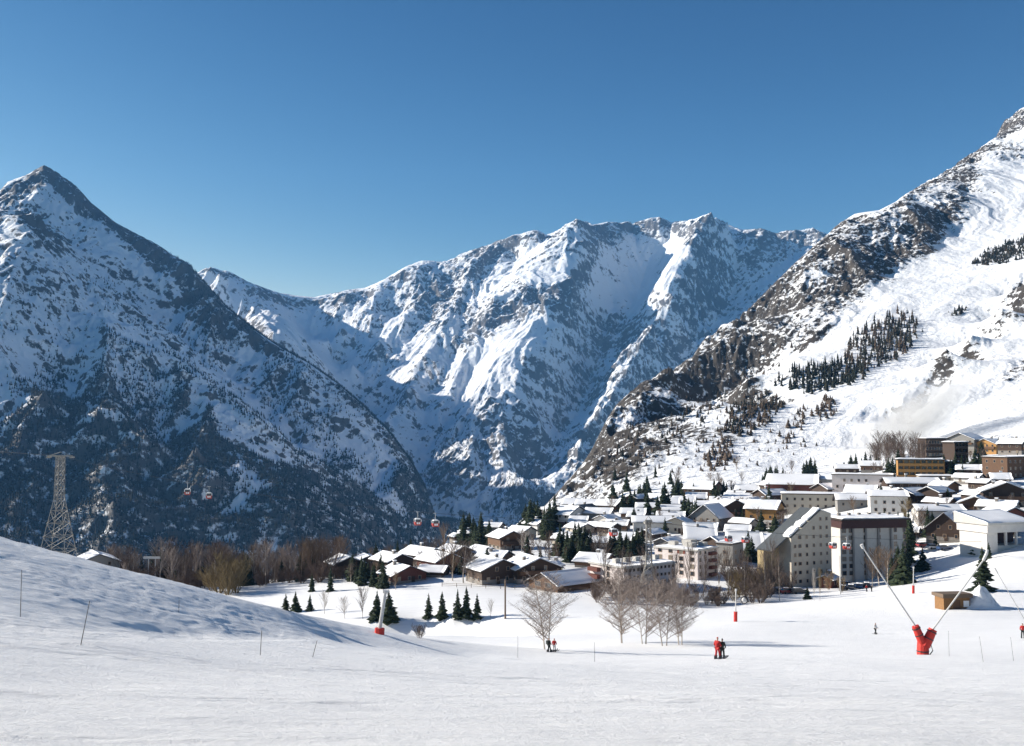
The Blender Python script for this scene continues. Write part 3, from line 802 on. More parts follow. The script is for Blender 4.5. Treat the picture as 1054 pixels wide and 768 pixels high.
def window_mesh(w, h, depth=0.08, key='plain'):
    k = (round(w, 1), round(h, 1), key)
    if k in _wm: return _wm[k]
    w, h = k[0], k[1]
    b = MB()
    t = 0.09
    b.box(-w / 2, w / 2, -depth, 0.05, 0, t); b.box(-w / 2, w / 2, -depth, 0.05, h - t, h)
    b.box(-w / 2, -w / 2 + t, -depth, 0.05, t, h - t); b.box(w / 2 - t, w / 2, -depth, 0.05, t, h - t)
    nf = len(b.f)
    b.box(-w / 2 + t, w / 2 - t, -depth * 0.4, 0.05, t, h - t)
    nf2 = len(b.f)
    if key == 'shutters':
        b.box(-w * 0.95, -w / 2 - 0.02, -0.05, 0.03, 0.02, h - 0.02); b.box(w / 2 + 0.02, w * 0.95, -0.05, 0.03, 0.02, h - 0.02)
    me = bpy.data.meshes.new('window')
    me.from_pydata(b.v, [], b.f)
    for mm in ('frame', 'pane', 'shutter'): me.materials.append(MT[mm])
    for i, p in enumerate(me.polygons): p.material_index = 0 if i < nf else 1 if i < nf2 else 2
    me.update()
    _wm[k] = me
    return me

def put_window(root, x, y, z, rz, w, h, key='plain'):
    o = bpy.data.objects.new('window', window_mesh(w, h, key=key))
    COL.objects.link(o)
    o.parent = root; o.location = (x, y, z); o.rotation_euler = (0, 0, rz)
    return o

def snow_slab(x0, z0, x1, z1, y0, y1, th, n=(5, 9), seed=0):
    """A lumpy blanket of snow lying on a sloping strip from (x0, z0) to (x1, z1)."""
    rng = random.Random(seed)
    nx, ny = n
    V = []; Fc = []
    ph = rng.random() * 50
    L = math.hypot(x1 - x0, z1 - z0) or 1
    nx_, nz_ = -(z1 - z0) / L, (x1 - x0) / L
    if nz_ < 0: nx_, nz_ = -nx_, -nz_
    for i in range(nx + 1):
        for j in range(ny + 1):
            u, v = i / nx, j / ny
            if i == 0: u += rng.uniform(0.0, 0.05)
            if i == nx and abs(z1 - z0) < 1e-6: u -= rng.uniform(0.0, 0.05)
            if j == 0: v += rng.uniform(0.0, 0.03)
            if j == ny: v -= rng.uniform(0.0, 0.03)
            e = 0.45 if i in (0, nx) and abs(x1 - x0) > 0 else 1.0
            if j in (0, ny): e = min(e, 0.55)
            t = th * e * (0.8 + 0.45 * (math.sin(u * 5 + ph) * math.cos(v * 7 + ph * 1.7) * 0.5 + 0.5 * rng.uniform(-0.5, 0.5)))
            V.append((x0 + (x1 - x0) * u + nx_ * t, y0 + (y1 - y0) * v, z0 + (z1 - z0) * u + nz_ * t))
    m = len(V)
    for i in range(nx + 1):
        for j in range(ny + 1):
            u, v = i / nx, j / ny
            V.append((x0 + (x1 - x0) * u, y0 + (y1 - y0) * v, z0 + (z1 - z0) * u + 0.012))
    I = lambda i, j: i * (ny + 1) + j
    for i in range(nx):
        for j in range(ny):
            Fc.append([I(i, j), I(i + 1, j), I(i + 1, j + 1), I(i, j + 1)])
    for i in range(nx):
        for j in (0, ny): Fc.append([I(i, j), I(i + 1, j), m + I(i + 1, j), m + I(i, j)])
    for j in range(ny):
        for i in (0, nx): Fc.append([I(i, j), I(i, j + 1), m + I(i, j + 1), m + I(i, j)])
    return V, Fc

HOUSE_POS = []
def house(label, px, py, W, L, he, phi, upper='brown', lower='stone', pitch=0.40, flat=False, cat='chalet', name='chalet',
          group='houses of the snowy village', roof='snow', over=0.9, th=0.5, chimney=None, balcony=True, low_frac=0.35, win=True, key='plain', d=None, back=0.3, wstep=3.0, wh=1.2, ww=1.0, fl=2.7, both=False, seed=None, rows=None):
    loc = on(px, d) if d else at(px, py)
    s = loc.y / F
    if abs(phi) > 50 and not flat: W *= 1.5; L *= 1.08; he *= 0.92
    elif not flat: W *= 1.1; L *= 1.2
    kx = 1.0 if d else 1.1
    W, L, he = W * s * kx, L * s * kx, he * s * (1 + (kx - 1) * 0.4)
    ph = math.radians(phi)
    seed = seed if seed is not None else int(px * 31 + py * 7)
    rng = random.Random(seed)
    root = empty(name, (0, 0, 0), ph)
    bk = back * (W * abs(math.sin(ph)) + L * abs(math.cos(ph)))
    c = Vector((loc.x, loc.y + bk, loc.z))
    root.location = c
    HOUSE_POS.append((c.x, c.y, max(W, L) * 0.5))
    tag(root, label, cat, group)
    hw, hl = W / 2, L / 2
    rise = 0 if flat else hw * pitch
    zl = he * low_frac
    dn = -4.0
    MB().box(-hw, hw, -hl, hl, dn, zl).build('wall', MT[lower], root)
    e = 0.06
    if flat:
        MB().box(-hw - e, hw + e, -hl - e, hl + e, zl + 0.003, he).build('wall', MT[upper], root)
    else:
        MB().prism([(-hw - e, zl + 0.003), (hw + e, zl + 0.003), (hw + e, he), (0, he + rise + e * pitch), (-hw - e, he)], 'y', -hl - e, hl + e).build('wall', MT[upper], root)
    # roof
    if flat:
        r = MB().box(-hw - over * 0.5, hw + over * 0.5, -hl - over * 0.5, hl + over * 0.5, he + 0.004, he + 0.35).build('roof', MT['deck'], root)
        if roof == 'snow':
            V, Fc = snow_slab(-hw - over * 0.4, he + 0.352, hw + over * 0.4, he + 0.352, -hl - over * 0.4, hl + over * 0.4, th, (10, 10), seed)
            mesh_np('snow_layer', V, Fc, MT['snow'], r, smooth=True)
    else:
        xo = hw + over; zo = he - over * pitch; t = 0.22
        oy = over if L > 5 else 0.4
        r = MB()
        r.prism([(-xo, zo + 0.02), (0, he + rise + 0.02 + e), (0, he + rise + t + e), (-xo, zo + t)], 'y', -hl - oy, hl + oy)
        r.prism([(0, he + rise + 0.02 + e), (xo, zo + 0.02), (xo, zo + t), (0, he + rise + t + e)], 'y', -hl - oy, hl + oy)
        r = r.build('roof', MT['slate'] if roof == 'slate' else MT['deck'], root)
        if roof != 'slate':
            b = MB()
            b.raw(*snow_slab(-xo + 0.05, zo + t, 0, he + rise + t + e, -hl - oy + 0.06, hl + oy - 0.06, th, (6, 9), seed))
            b.raw(*snow_slab(xo - 0.05, zo + t, 0, he + rise + t + e, -hl - oy + 0.06, hl + oy - 0.06, th, (6, 9), seed + 1))
            b.build('snow_layer', MT['snow'], r, smooth=True)
        nch = chimney if chimney is not None else (1 if rng.random() < 0.7 else 0)
        for k in range(nch):
            cx = rng.uniform(-0.5, 0.5) * hw; cy = rng.uniform(-0.5, 0.5) * hl
            zc = he + rise - abs(cx) * pitch
            cb = MB().box(cx - 0.4, cx + 0.4, cy - 0.4, cy + 0.4, zc - 0.2, zc + 1.5).build('chimney', MT['stone'], r)
            MB().box(cx - 0.5, cx + 0.5, cy - 0.5, cy + 0.5, zc + 1.5, zc + 1.75).build('chimney_cap', MT['snow'], r)
    side = -1 if phi > 0 else 1
    # windows on the gable and on the long side that can be seen
    if win:
        nf = max(1, int((he + (rise * 0.6 if not flat else 0)) / fl)) if rows is None else rows
        for k in range(nf):
            z = k * fl + 0.9
            if z + wh > he + rise * 0.75: break
            avail = hw if z + wh < he else hw * max(0.0, 1 - (z + wh - he) / max(rise, 0.1)) * 0.9
            n = max(1, int(2 * avail / wstep))
            for q in range(n):
                x = (q - (n - 1) / 2) * (2 * avail / n) * 0.92
                if rng.random() < 0.93: put_window(root, x, -hl - e - 0.002, z, 0, ww, wh, key)
            if z + wh < he - 0.2:
                n = max(1, int(L / wstep))
                for q in range(n):
                    y = (q - (n - 1) / 2) * (L / n) * 0.95
                    if rng.random() < 0.9: put_window(root, side * (hw + e + 0.002), y, z, math.pi / 2 * side, ww, wh, key)
    if balcony and not flat and he > 4:
        zb = min(fl * (1 if he < 7 else 2), he - 1.3)
        b = MB()
        b.box(-hw * 0.92, hw * 0.92, -hl - 1.35, -hl - e - 0.01, zb - 0.15, zb)
        b.box(-hw * 0.92, hw * 0.92, -hl - 1.35, -hl - 1.27, zb, zb + 0.95)
        b.box(-hw * 0.92, -hw * 0.92 + 0.08, -hl - 1.25, -hl - e - 0.01, zb, zb + 0.95)
        b.box(hw * 0.92 - 0.08, hw * 0.92, -hl - 1.25, -hl - e - 0.01, zb, zb + 0.95)
        b.build('balcony', MT['brown' if upper != 'brown' else 'dark'], root)
    if lower != 'none':
        dx = rng.uniform(-0.4, 0.4) * hw
        MB().box(dx - 0.5, dx + 0.5, -hl - e - 0.06, -hl - 0.01, 0, 2.05).build('door', MT['dark'], root)
    return root

HL = [
 # label, px, py, W, L, he, phi, kw
 ("dark timber chalet behind the conifers at the left end of the village", 353, 594, 25, 22, 13, 28, dict(upper='dark')),
 ("small chalet whose snowy roof tip peeks out between bare trees", 376, 590, 18, 16, 12, 20, dict(upper='brown')),
 ("chalet with a bright snowy left roof slope and one dark chimney, above the frosted roof", 402, 590, 24, 26, 12, 38, dict(upper='dark', chimney=1)),
 ("red-brown chalet with a grey frosted roof, nearest the bushes on the left", 412, 601, 32, 24, 9, 35, dict(upper='red', th=0.2)),
 ("large chalet with a wide white roof just below the paired gondola cabins", 434, 582, 24, 30, 10, 42, dict(upper='dark')),
 ("dark brown chalet with a chimney on its white roof, left of the tall brown tree", 452, 588, 28, 27, 10, 38, dict(upper='red', chimney=1)),
 ("narrow dark chalet tucked behind, its steep white roof slope catching the sun", 468, 580, 17, 20, 12, 40, dict(upper='dark')),
 ("low open shed with a thin white roof beside the tall brown tree", 446, 594, 12, 22, 6, 72, dict(upper='dark', cat='shed', name='shed', balcony=False, chimney=0)),
 ("tiny house with a rounded white roof among black spruces, left one of two", 470, 553, 9, 9, 5, 30, dict(upper='dark', balcony=False)),
 ("small house with a flat white roof among black spruces, right one of two", 483, 554, 9, 15, 5, 75, dict(upper='dark', balcony=False)),
 ("house with a greyish snow-dusted roof and a dormer, behind the two front chalets", 496, 577, 20, 18, 8, 35, dict(upper='beige', lower='beige', th=0.35)),
 ("long brown house with a narrow sunlit roof, behind the largest front chalet", 509, 582, 14, 24, 9, 62, dict(upper='brown')),
 ("front chalet with a half bare roof and balconies, behind the bare brown trees", 508, 601, 38, 30, 14, 27, dict(upper='dark', th=0.35)),
 ("largest front chalet with a broad white left roof slope and dark balconied gable", 547, 600, 40, 32, 14, 22, dict(upper='dark', chimney=1)),
 ("brown gabled chalet standing alone above the front chalets", 521, 567, 23, 22, 13, 27, dict(upper='brown')),
 ("small white walled house beside tall dark spruces", 553, 551, 15, 16, 11, 40, dict(upper='white', lower='white', balcony=False)),
 ("house with a pale yellowish snow roof behind the frosted white tree", 537, 556, 18, 16, 8, 50, dict(upper='beige', lower='beige', balcony=False)),
 ("low grey barn at the far left edge of the upper village", 508, 547, 10, 14, 5, 70, dict(upper='grey', lower='grey', balcony=False, th=0.25)),
 ("white fronted house with brown side and dark gable beside the black spruces", 584, 541, 22, 24, 12, 55, dict(upper='white', lower='brown')),
 ("low row building with a flat white roof above the dark grove", 590, 557, 12, 26, 6, 80, dict(upper='brown', flat=True, balcony=False, cat='building', name='row_building')),
 ("small yellow house between the largest front chalet and the long timber barn", 569, 593, 12, 12, 10, -30, dict(upper='yellow', lower='yellow', balcony=False)),
 ("chalet with a white roof and bare brown gable behind the long timber barn", 614, 585, 19, 27, 7, 60, dict(upper='brown')),
 ("brown chalet with a bright roof below the slope, over the grey house", 629, 527, 15, 20, 7, 58, dict(upper='brown', balcony=False)),
 ("grey house with a stepped white roof below the brown one", 618, 536, 13, 22, 8, 72, dict(upper='grey', lower='grey', balcony=False)),
 ("house with dark slate roof and white gable, upper left of the village", 601, 534, 17, 20, 9, -42, dict(upper='white', lower='brown', roof='slate')),
 ("brown house with a clean white roof right of the red cabin, lower of two", 653, 534, 12, 20, 6, 78, dict(upper='brown', balcony=False)),
 ("brown house with a clean white roof right of the red cabin, upper of two", 668, 528, 11, 19, 6, 80, dict(upper='brown', balcony=False)),
 ("long pale building with a blue shaded front behind the lattice pylon", 677, 549, 14, 40, 12, 84, dict(upper='white', lower='white', balcony=False, cat='building', name='long_building')),
 ("dark house with a small white roof and a yellow gable edge left of the pylon", 643, 563, 17, 21, 8, 65, dict(upper='dark')),
 ("big brown chalet standing highest on the bank above the village centre", 727, 514, 21, 25, 11, 58, dict(upper='brown')),
 ("upper of three stacked white roofed houses left of the dark spruces", 706, 523, 13, 18, 7, 75, dict(upper='brown', balcony=False)),
 ("middle of three stacked white roofed houses, with the widest roof", 697, 531, 13, 29, 6, 78, dict(upper='brown', balcony=False)),
 ("lowest of three stacked white roofed houses, behind the beige gable", 692, 538, 13, 22, 6, 78, dict(upper='beige', lower='beige', balcony=False)),
 ("beige house with two dark windows in a plain gable facing the piste", 700, 549, 21, 20, 10, -22, dict(upper='beige', lower='beige', balcony=False, th=0.3)),
 ("tall gabled house with a blue shaded right roof slope in the village centre", 735, 546, 26, 24, 13, -38, dict(upper='grey', lower='stone', pitch=0.75)),
 ("dark brown gabled chalet just right of the tall blue roofed house", 750, 536, 24, 22, 14, 28, dict(upper='dark')),
 ("small house with a flat-looking white roof between two tall dark spruces", 729, 527, 11, 20, 7, 76, dict(upper='red', balcony=False)),
 ("small house with a plain white roof right of the big brown chalet", 760, 517, 12, 14, 7, 60, dict(upper='brown', balcony=False)),
 ("house with a big double white roof facing the piste, above the pinkish block", 723, 563, 30, 25, 9, 84, dict(upper='white', lower='white', pitch=0.55, balcony=False)),
 ("low house with a blue shaded roof between the pylon and the pinkish block", 690, 566, 16, 20, 7, -40, dict(upper='grey', lower='grey', balcony=False)),
 ("wide dark hall with a blue shaded roof under the twin red cabins", 750, 573, 22, 30, 12, -60, dict(upper='dark', balcony=False, cat='building', name='hall')),
 ("house with a bright white roof, upper one left of the long red-walled chalet", 772, 511, 13, 19, 7, 72, dict(upper='brown', balcony=False)),
 ("house with a patchy white roof, lower one left of the long red-walled chalet", 765, 520, 14, 26, 7, 70, dict(upper='brown', balcony=False, th=0.25)),
 ("orange-brown chalet with a white ground floor and clean roof in mid village", 791, 543, 22, 26, 20, 62, dict(upper='orange', lower='white', low_frac=0.42, chimney=2)),
 ("house with a blue shaded roof in front of the long red-walled chalet", 796, 517, 14, 24, 8, -68, dict(upper='dark', balcony=False)),
 ("longest chalet with dark red walls and a huge white roof below the slope", 822, 509, 27, 42, 11, 68, dict(upper='red', chimney=0)),
 ("cream building with a flat white roof and rows of small windows", 841, 525, 22, 58, 15, 76, dict(upper='beige', lower='beige', flat=True, balcony=False, cat='apartment block', name='apartment_block', fl=2.8)),
 ("low building under lumpy white snow beside the slate-roofed tower block", 788, 563, 16, 26, 7, 70, dict(upper='beige', lower='white', balcony=False)),
 ("white roofed house facing the piste with two dark spruces in front", 770, 573, 30, 28, 8, 80, dict(upper='beige', lower='beige', pitch=0.6, balcony=False)),
 ("long pale apartment block with a flat snow roof and brown balconies", 892, 505, 16, 54, 15, 70, dict(upper='pink', lower='pink', flat=True, balcony=False, cat='apartment block', name='apartment_block', both=True)),
 ("small dark chalet with a flat white roof just under the snow mist", 874, 488, 10, 19, 6, 75, dict(upper='dark', balcony=False)),
 ("brown chalet with a snowy hip-like roof beside three small spruces", 900, 486, 12, 17, 7, 68, dict(upper='brown', balcony=False)),
 ("house with a white roof left of the long pale apartment block", 857, 501, 13, 17, 8, 60, dict(upper='white', lower='white', balcony=False)),
 ("house with a blue shaded roof below the long pale apartment block", 856, 511, 14, 20, 8, -65, dict(upper='dark', balcony=False)),
 ("chalet with a broad white roof and a dark patch above the dark eaved tower", 892, 514, 20, 24, 7, 62, dict(upper='brown', balcony=False)),
 ("grey shop with a wide white roof in front of the broad roofed chalet", 884, 523, 14, 32, 9, 78, dict(upper='grey', lower='grey', balcony=False)),
 ("tall white building with a shallow snow roof and dark balcony recess", 919, 529, 24, 30, 19, 74, dict(upper='white', lower='white', pitch=0.2, balcony=False, cat='apartment block', name='apartment_block')),
 ("gabled hotel with timber patterned front and grey roof high on the right", 1000, 468, 24, 22, 15, -48, dict(upper='grey', lower='stone')),
 ("honey-coloured chalet lit by the sun high on the right", 1024, 467, 15, 18, 10, -55, dict(upper='orange', lower='orange')),
 ("dark chalet with a white roof at the right edge of the photo, highest", 1049, 468, 18, 18, 11, 40, dict(upper='dark')),
 ("low building with bright flat roofs just under the orange hotel", 966, 497, 16, 30, 6, 78, dict(upper='beige', lower='beige', flat=True, balcony=False, cat='building', name='low_building')),
 ("brown apartment house with slatted balconies at the right edge", 1041, 493, 26, 30, 21, -62, dict(upper='brown', lower='brown', flat=True, balcony=False, cat='apartment block', name='apartment_block')),
 ("small dark chalet with a thick white roof left of the slatted apartment house", 1001, 490, 12, 18, 7, 65, dict(upper='dark', balcony=False)),
 ("long low house with two bumps in its white roof below the orange hotel", 941, 504, 14, 44, 7, 84, dict(upper='dark', balcony=False)),
 ("house with blue shaded roof planes right of the tall white building", 943, 521, 18, 22, 12, -60, dict(upper='dark', balcony=False)),
 ("house with a bluish roof behind the white house with two window rows", 967, 518, 18, 22, 11, -50, dict(upper='dark', balcony=False)),
 ("white house with a straight white roof and two rows of small windows", 969, 536, 14, 38, 11, 84, dict(upper='white', lower='white', balcony=False)),
 ("dark chalet with a sunlit left roof edge, left one of twin gables", 1009, 520, 15, 18, 10, 12, dict(upper='dark', balcony=False)),
 ("dark chalet with a sunlit left roof edge, right one of twin gables", 1022, 519, 15, 18, 10, 12, dict(upper='dark', balcony=False)),
 ("big black-brown chalet with a blue right roof slope at the right edge", 1041, 522, 36, 28, 15, -18, dict(upper='dark')),
 ("brown chalet with a bluish roof in front of the twin gables", 1011, 528, 26, 22, 9, -30, dict(upper='brown')),
 ("grey gabled house with a thick white roof above the dark red chalet", 1034, 531, 20, 26, 9, 50, dict(upper='grey', lower='grey', balcony=False)),
 ("dark red chalet with a wide snowy roof above the white lift station", 1039, 541, 30, 24, 10, 10, dict(upper='red')),
 ("low flat-roofed building with vertical slats left of the dark red chalet", 1010, 542, 16, 27, 10, 74, dict(upper='brown', lower='beige', flat=True, balcony=False, cat='building', name='low_building')),
 ("steep dark gabled house with ribbed blue roof above the parking", 983, 557, 30, 26, 12, -36, dict(upper='dark', pitch=0.85, th=0.25)),
 ("small annex with a blue roof right of the steep dark gabled house", 1004, 549, 12, 14, 8, -55, dict(upper='beige', lower='beige', balcony=False)),
 ("small kiosk under thick snow beside the parking", 941, 553, 10, 13, 6, 60, dict(upper='dark', balcony=False, cat='kiosk', name='kiosk')),
 ("dark red entrance lodge at the foot of the slate-roofed tower block", 853, 600, 12, 14, 9, -45, dict(upper='red', lower='red', balcony=False, cat='lodge', name='entrance_lodge', d=268)),
 ("lone white roofed house behind the snow bank beside the lattice tower", 99, 592, 36, 30, 14, 32, dict(upper='grey', lower='grey', balcony=False, d=332, back=0.1)),
 ("small white roofed house half hidden in the bare wood on the left", 288, 590, 14, 14, 9, 30, dict(upper='brown', balcony=False, d=370)),
]
for lb, px, py, W, L, he, phi, kw in HL:
    house(lb, px, py, W, L, he, phi, **kw)

# small chalets squeezed into the gaps
_fr = random.Random(77); _k = 0; _t = 0
while _k < 34 and _t < 3000:
    _t += 1
    px = _fr.uniform(570, 1050); u = (px - 570) / 480
    py = _fr.uniform(528 - 45 * u, 566 - 10 * u)
    if 780 < px < 935 and py > 528: continue
    c_ = at(px, py)
    if any(math.hypot(c_.x - a, (c_.y - b) * 0.55) < r * 0.8 + 5.5 for a, b, r in HOUSE_POS): continue
    phi_ = _fr.choice((30, 42, 60, 72, -40, 78))
    house("small snow-roofed chalet squeezed into a gap between the larger village houses", px, py, _fr.uniform(11, 15), _fr.uniform(13, 20), _fr.uniform(6, 9), phi_, upper=_fr.choice(('dark', 'brown', 'brown', 'beige', 'white')), group="small chalets filling the gaps", balcony=False, wstep=3.6)
    _k += 1
# long timber barn with blue roof in the shade
def barn():
    house("long brown timber barn with a blue shaded roof at the edge of the piste", 586, 606, 27, 58, 8, -52, upper='brown', lower='stone', low_frac=0.12, pitch=0.42, cat='barn', name='barn', balcony=False, chimney=0, ww=2.6, wh=1.5, wstep=4.2, back=0.1, th=0.3)
barn()

def block(label, px, py, parts, phi, cat='apartment block', name='apartment_block', d=None, group='large blocks on the village edge'):
    """A larger flat-roofed block: parts = (material, x0, x1, y0, y1, z0, z1) in picture units at its distance."""
    loc = on(px, d) if d else at(px, py)
    s = loc.y / F
    root = empty(name, loc, math.radians(phi))
    tag(root, label, cat, group)
    HOUSE_POS.append((loc.x, loc.y + 8, 14))
    return root, s

# pinkish-white long low block, its left end lit
def white_block():
    root, s = block("long white three-storey block with red-brown end balconies behind the birches", 642, 609, None, 36, name='apartment_block')
    # local: corner at origin, long front along +X (faces right-front), end wall along +Y from the corner (faces left-front)
    Wd, Ln, h = 52 * s, 74 * s, 23 * s
    MB().box(0, Ln, 0, Wd, -4, h).build('wall', MT['pink'], root)
    r = MB().box(-0.4, Ln + 0.4, -0.4, Wd + 0.4, h + 0.003, h + 0.4).build('roof', MT['concrete'], root)
    V, Fc = snow_slab(0, h + 0.402, Ln, h + 0.402, 0, Wd, 0.4, (24, 8), 5)
    mesh_np('snow_layer', V, Fc, MT['snow'], r, smooth=True)
    for k in range(5):
        x = Ln * (0.12 + 0.19 * k)
        MB().box(x - 0.8, x + 0.8, Wd * 0.35, Wd * 0.35 + 1.4, h + 0.4, h + 1.9).build('vent_box', MT['concrete'], r)
    for f in range(3):
        z = 1.0 + f * h / 3.1
        for k in range(13):
            put_window(root, Ln * (k + 0.6) / 13.3, -0.002, z, 0, 0.8, 0.8)
        for k in range(1):
            put_window(root, -0.002, Wd * 0.45, z, -math.pi / 2, 1.3, 1.5)
        MB().box(-1.3, -0.01, Wd * 0.68, Wd * 0.98, z - 0.7, z + 0.35).build('balcony', MT['red'], root)
    return root
white_block()
def tall_block():
    root, s = block("taller white block with reddish windows behind the long low one", 717, 606, None, 48, d=285)
    Wd, Ln, h = 52 * s, 40 * s, 29 * s
    MB().box(0, Ln, 0, Wd, -4, h).build('wall', MT['pink'], root)
    r = MB().box(-0.4, Ln + 0.4, -0.4, Wd + 0.4, h + 0.003, h + 0.4).build('roof', MT['concrete'], root)
    V, Fc = snow_slab(0, h + 0.402, Ln, h + 0.402, 0, Wd, 0.4, (12, 10), 6)
    mesh_np('snow_layer', V, Fc, MT['snow'], r, smooth=True)
    for k, (x, y, q) in enumerate(((0.3, 0.3, 1.2), (0.55, 0.45, 1.6), (0.4, 0.75, 1.1), (0.8, 0.25, 1.0))):
        MB().box(Ln * x - q, Ln * x + q, Wd * y - q, Wd * y + q, h + 0.4, h + 0.4 + q * 1.3).build('vent_box', MT['concrete'], r)
    for f in range(4):
        z = 1.0 + f * h / 4.05
        for k in range(4): put_window(root, -0.002, Wd * (k + 0.5) / 4, z, -math.pi / 2, 1.4, 1.3, 'shutters' if k == 1 and f == 3 else 'plain')
        for k in range(4):
            if k != 2: put_window(root, Ln * (k + 0.5) / 4, -0.002, z, 0, 1.0, 1.1)
        MB().box(Ln * 0.52, Ln * 0.78, -1.2, -0.01, z - 0.5, z + 0.4).build('balcony', MT['red'], root)
    return root
tall_block()
def rear_block():
    house("plain grey block half hidden right of the taller white block", 752, 600, 18, 24, 22, -38, upper='grey', lower='grey', flat=True, balcony=False, cat='apartment block', name='apartment_block', d=310)
rear_block()

# the slate-roofed tower block
def tower_block():
    root, s = block("beige eight-storey block with a steep dark slate roof down its left side", 836, 604, None, 24)
    # profile in picture units, x from the left corner of the front
    prof = [(-26, -8), (26, -8), (26, 73), (13, 77), (-26, 50)]
    pr = [(x * s, z * s) for x, z in prof]
    L = 30 * s
    MB().prism(pr, 'y', 0, L).build('wall', MT['beige'], root)
    # slate plane on the slope, a little proud, running down past the wall at the back
    (x0, z0), (x1, z1) = pr[4], pr[3]
    dx, dz = x1 - x0, z1 - z0
    ln = math.hypot(dx, dz); nx, nz = -dz / ln, dx / ln
    ex = -0.5
    r = MB().prism([(x0 + dx * ex + nx * 0.05, z0 + dz * ex + nz * 0.05), (x1 + nx * 0.05, z1 + nz * 0.05), (x1 + nx * 0.45, z1 + nz * 0.45), (x0 + dx * ex + nx * 0.45, z0 + dz * ex + nz * 0.45)], 'y', 1.2, L).build('roof', MT['slate'], root)
    MB().prism([(x0 + dx * ex, z0 + dz * ex - 0.1), (x0 - 0.05, z0 - 0.1), (x0 - 0.05, -3), (x0 + dx * ex, -3)], 'y', 5, L - 0.3).build('wall', MT['ochre'], root)
    # snow lumps along the sloping verge
    for u0, u1, th in ((-0.02, 0.3, 1.3), (0.34, 0.55, 1.0), (0.58, 1.0, 0.9)):
        V, Fc = snow_slab(x0 + dx * u0 + nx * 0.5, z0 + dz * u0 + nz * 0.5, x0 + dx * u1 + nx * 0.5, z0 + dz * u1 + nz * 0.5, 0.1, 2.6, th, (6, 4), int(u0 * 100) + 7)
        mesh_np('snow_layer', V, Fc, MT['snow'], r, smooth=True)
    V, Fc = snow_slab(x1, z1 + 0.05, pr[2][0], pr[2][1] + 0.05, 0, L, 0.45, (4, 10), 9)
    mesh_np('snow_layer', V, Fc, MT['snow'], r, smooth=True)
    for f in range(8):
        z = 1.2 + f * 2.6 * (73 * s / 21.5)
        for xx in (-21, -15, -6, 3, 12, 20):
            top = 50 + (xx + 26) * 27 / 39
            if z + 1.4 < top * s - 1: put_window(root, xx * s, -0.002, z, 0, 0.8 if xx != -15 else 1.1, 1.0)
    return root
tower_block()
def eaved_block():
    root, s = block("big concrete block with a dark overhanging eave and a thick white roof", 896, 603, None, 10, d=284)
    h = 52 * s
    L0, L1, D = -35 * s, 35 * s, 34 * s
    MB().box(L0, L1, 0, D, -4, h).build('wall', MT['concrete'], root)
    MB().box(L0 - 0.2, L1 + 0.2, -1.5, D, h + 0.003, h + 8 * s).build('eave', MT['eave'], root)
    r = MB().box(L0 - 0.8, L1 + 0.8, -2.4, D + 0.8, h + 8 * s + 0.003, h + 8 * s + 0.5).build('roof', MT['deck'], root)
    V, Fc = snow_slab(L0 - 0.6, h + 8 * s + 0.503, L1 + 0.6, h + 8 * s + 0.503, -2.2, D + 0.6, 0.7, (20, 10), 12)
    mesh_np('snow_layer', V, Fc, MT['snow'], r, smooth=True)
    for k in range(6):
        x = L0 + (L1 - L0) * (0.1 + 0.16 * k)
        MB().box(x - 0.4, x + 0.4, D * 0.4, D * 0.4 + 0.8, h + 8 * s + 0.5, h + 8 * s + 1.7).build('chimney', MT['stone'], r)
    for k in range(5):
        x = L0 + (L1 - L0) * (k + 0.98) / 5
        if k < 4: MB().box(x - 0.25, x + 0.25, -0.5, -0.01, -2, h).build('pilaster', MT['grey'], root)
    for f in range(7):
        z = 1.2 + f * h / 7.3
        for xx, w_ in ((-31, 1.3), (-23, 1.5), (-8, 0.8), (8, 0.8), (26, 1.0), (36, 1.0)):
            put_window(root, xx * s, -0.002, z, 0, w_, 1.3)
    return root
eaved_block()

# hotels high on the right
def hotel(label, px, py, W, D, he, phi, wallm, rows, cols, railm, wm_=1.6, d=None):
    root, s = block(label, px, py, None, phi, cat='hotel', name='hotel', d=d, group='hotels high on the right')
    W, D, he = W * s, D * s, he * s
    MB().box(-W / 2, W / 2, 0, D, -5, he).build('wall', MT[wallm], root)
    r = MB().box(-W / 2 - 0.6, W / 2 + 0.6, -1.4, D + 0.6, he + 0.003, he + 0.4).build('roof', MT['deck'], root)
    V, Fc = snow_slab(-W / 2 - 0.5, he + 0.403, W / 2 + 0.5, he + 0.403, -1.2, D + 0.5, 0.5, (12, 6), int(px))
    mesh_np('snow_layer', V, Fc, MT['snow'], r, smooth=True)
    fh = he / rows
    for f in range(rows):
        if railm:
            b = MB()
            b.box(-W / 2, W / 2, -1.3, -0.01, f * fh + 0.02, f * fh + 0.2); b.box(-W / 2, W / 2, -1.3, -1.2, f * fh + 0.2, f * fh + 1.15)
            b.build('balcony', MT[railm], root)
        for k in range(cols):
            put_window(root, (k + 0.5 - cols / 2) * W / cols, -0.002, f * fh + 0.7 + (0.5 if railm else 0), 0, wm_, fh * 0.5)
    if railm:
        b = MB()
        for k in range(cols + 1):
            x = (k - cols / 2) * W / cols
            b.box(x - 0.12, x + 0.12, -1.19, -0.01, 0.2, he)
        b.build('partition', MT[railm], root)
    return root
hotel("dark timber hotel with three rows of pale window frames above the orange one", 966, 471, 27, 16, 19, 8, 'dark', 3, 9, None)
hotel("sunlit orange timber hotel with tiers of balconies", 948, 492, 44, 16, 18, -16, 'orange', 3, 8, 'orange')
hotel("brown timber wing at the right end of the orange hotel", 976, 488, 20, 14, 12, 14, 'brown', 2, 4, 'brown')
hotel("black fronted block right of the dark timber hotel", 988, 480, 17, 14, 24, 20, 'dark', 4, 4, 'dark')

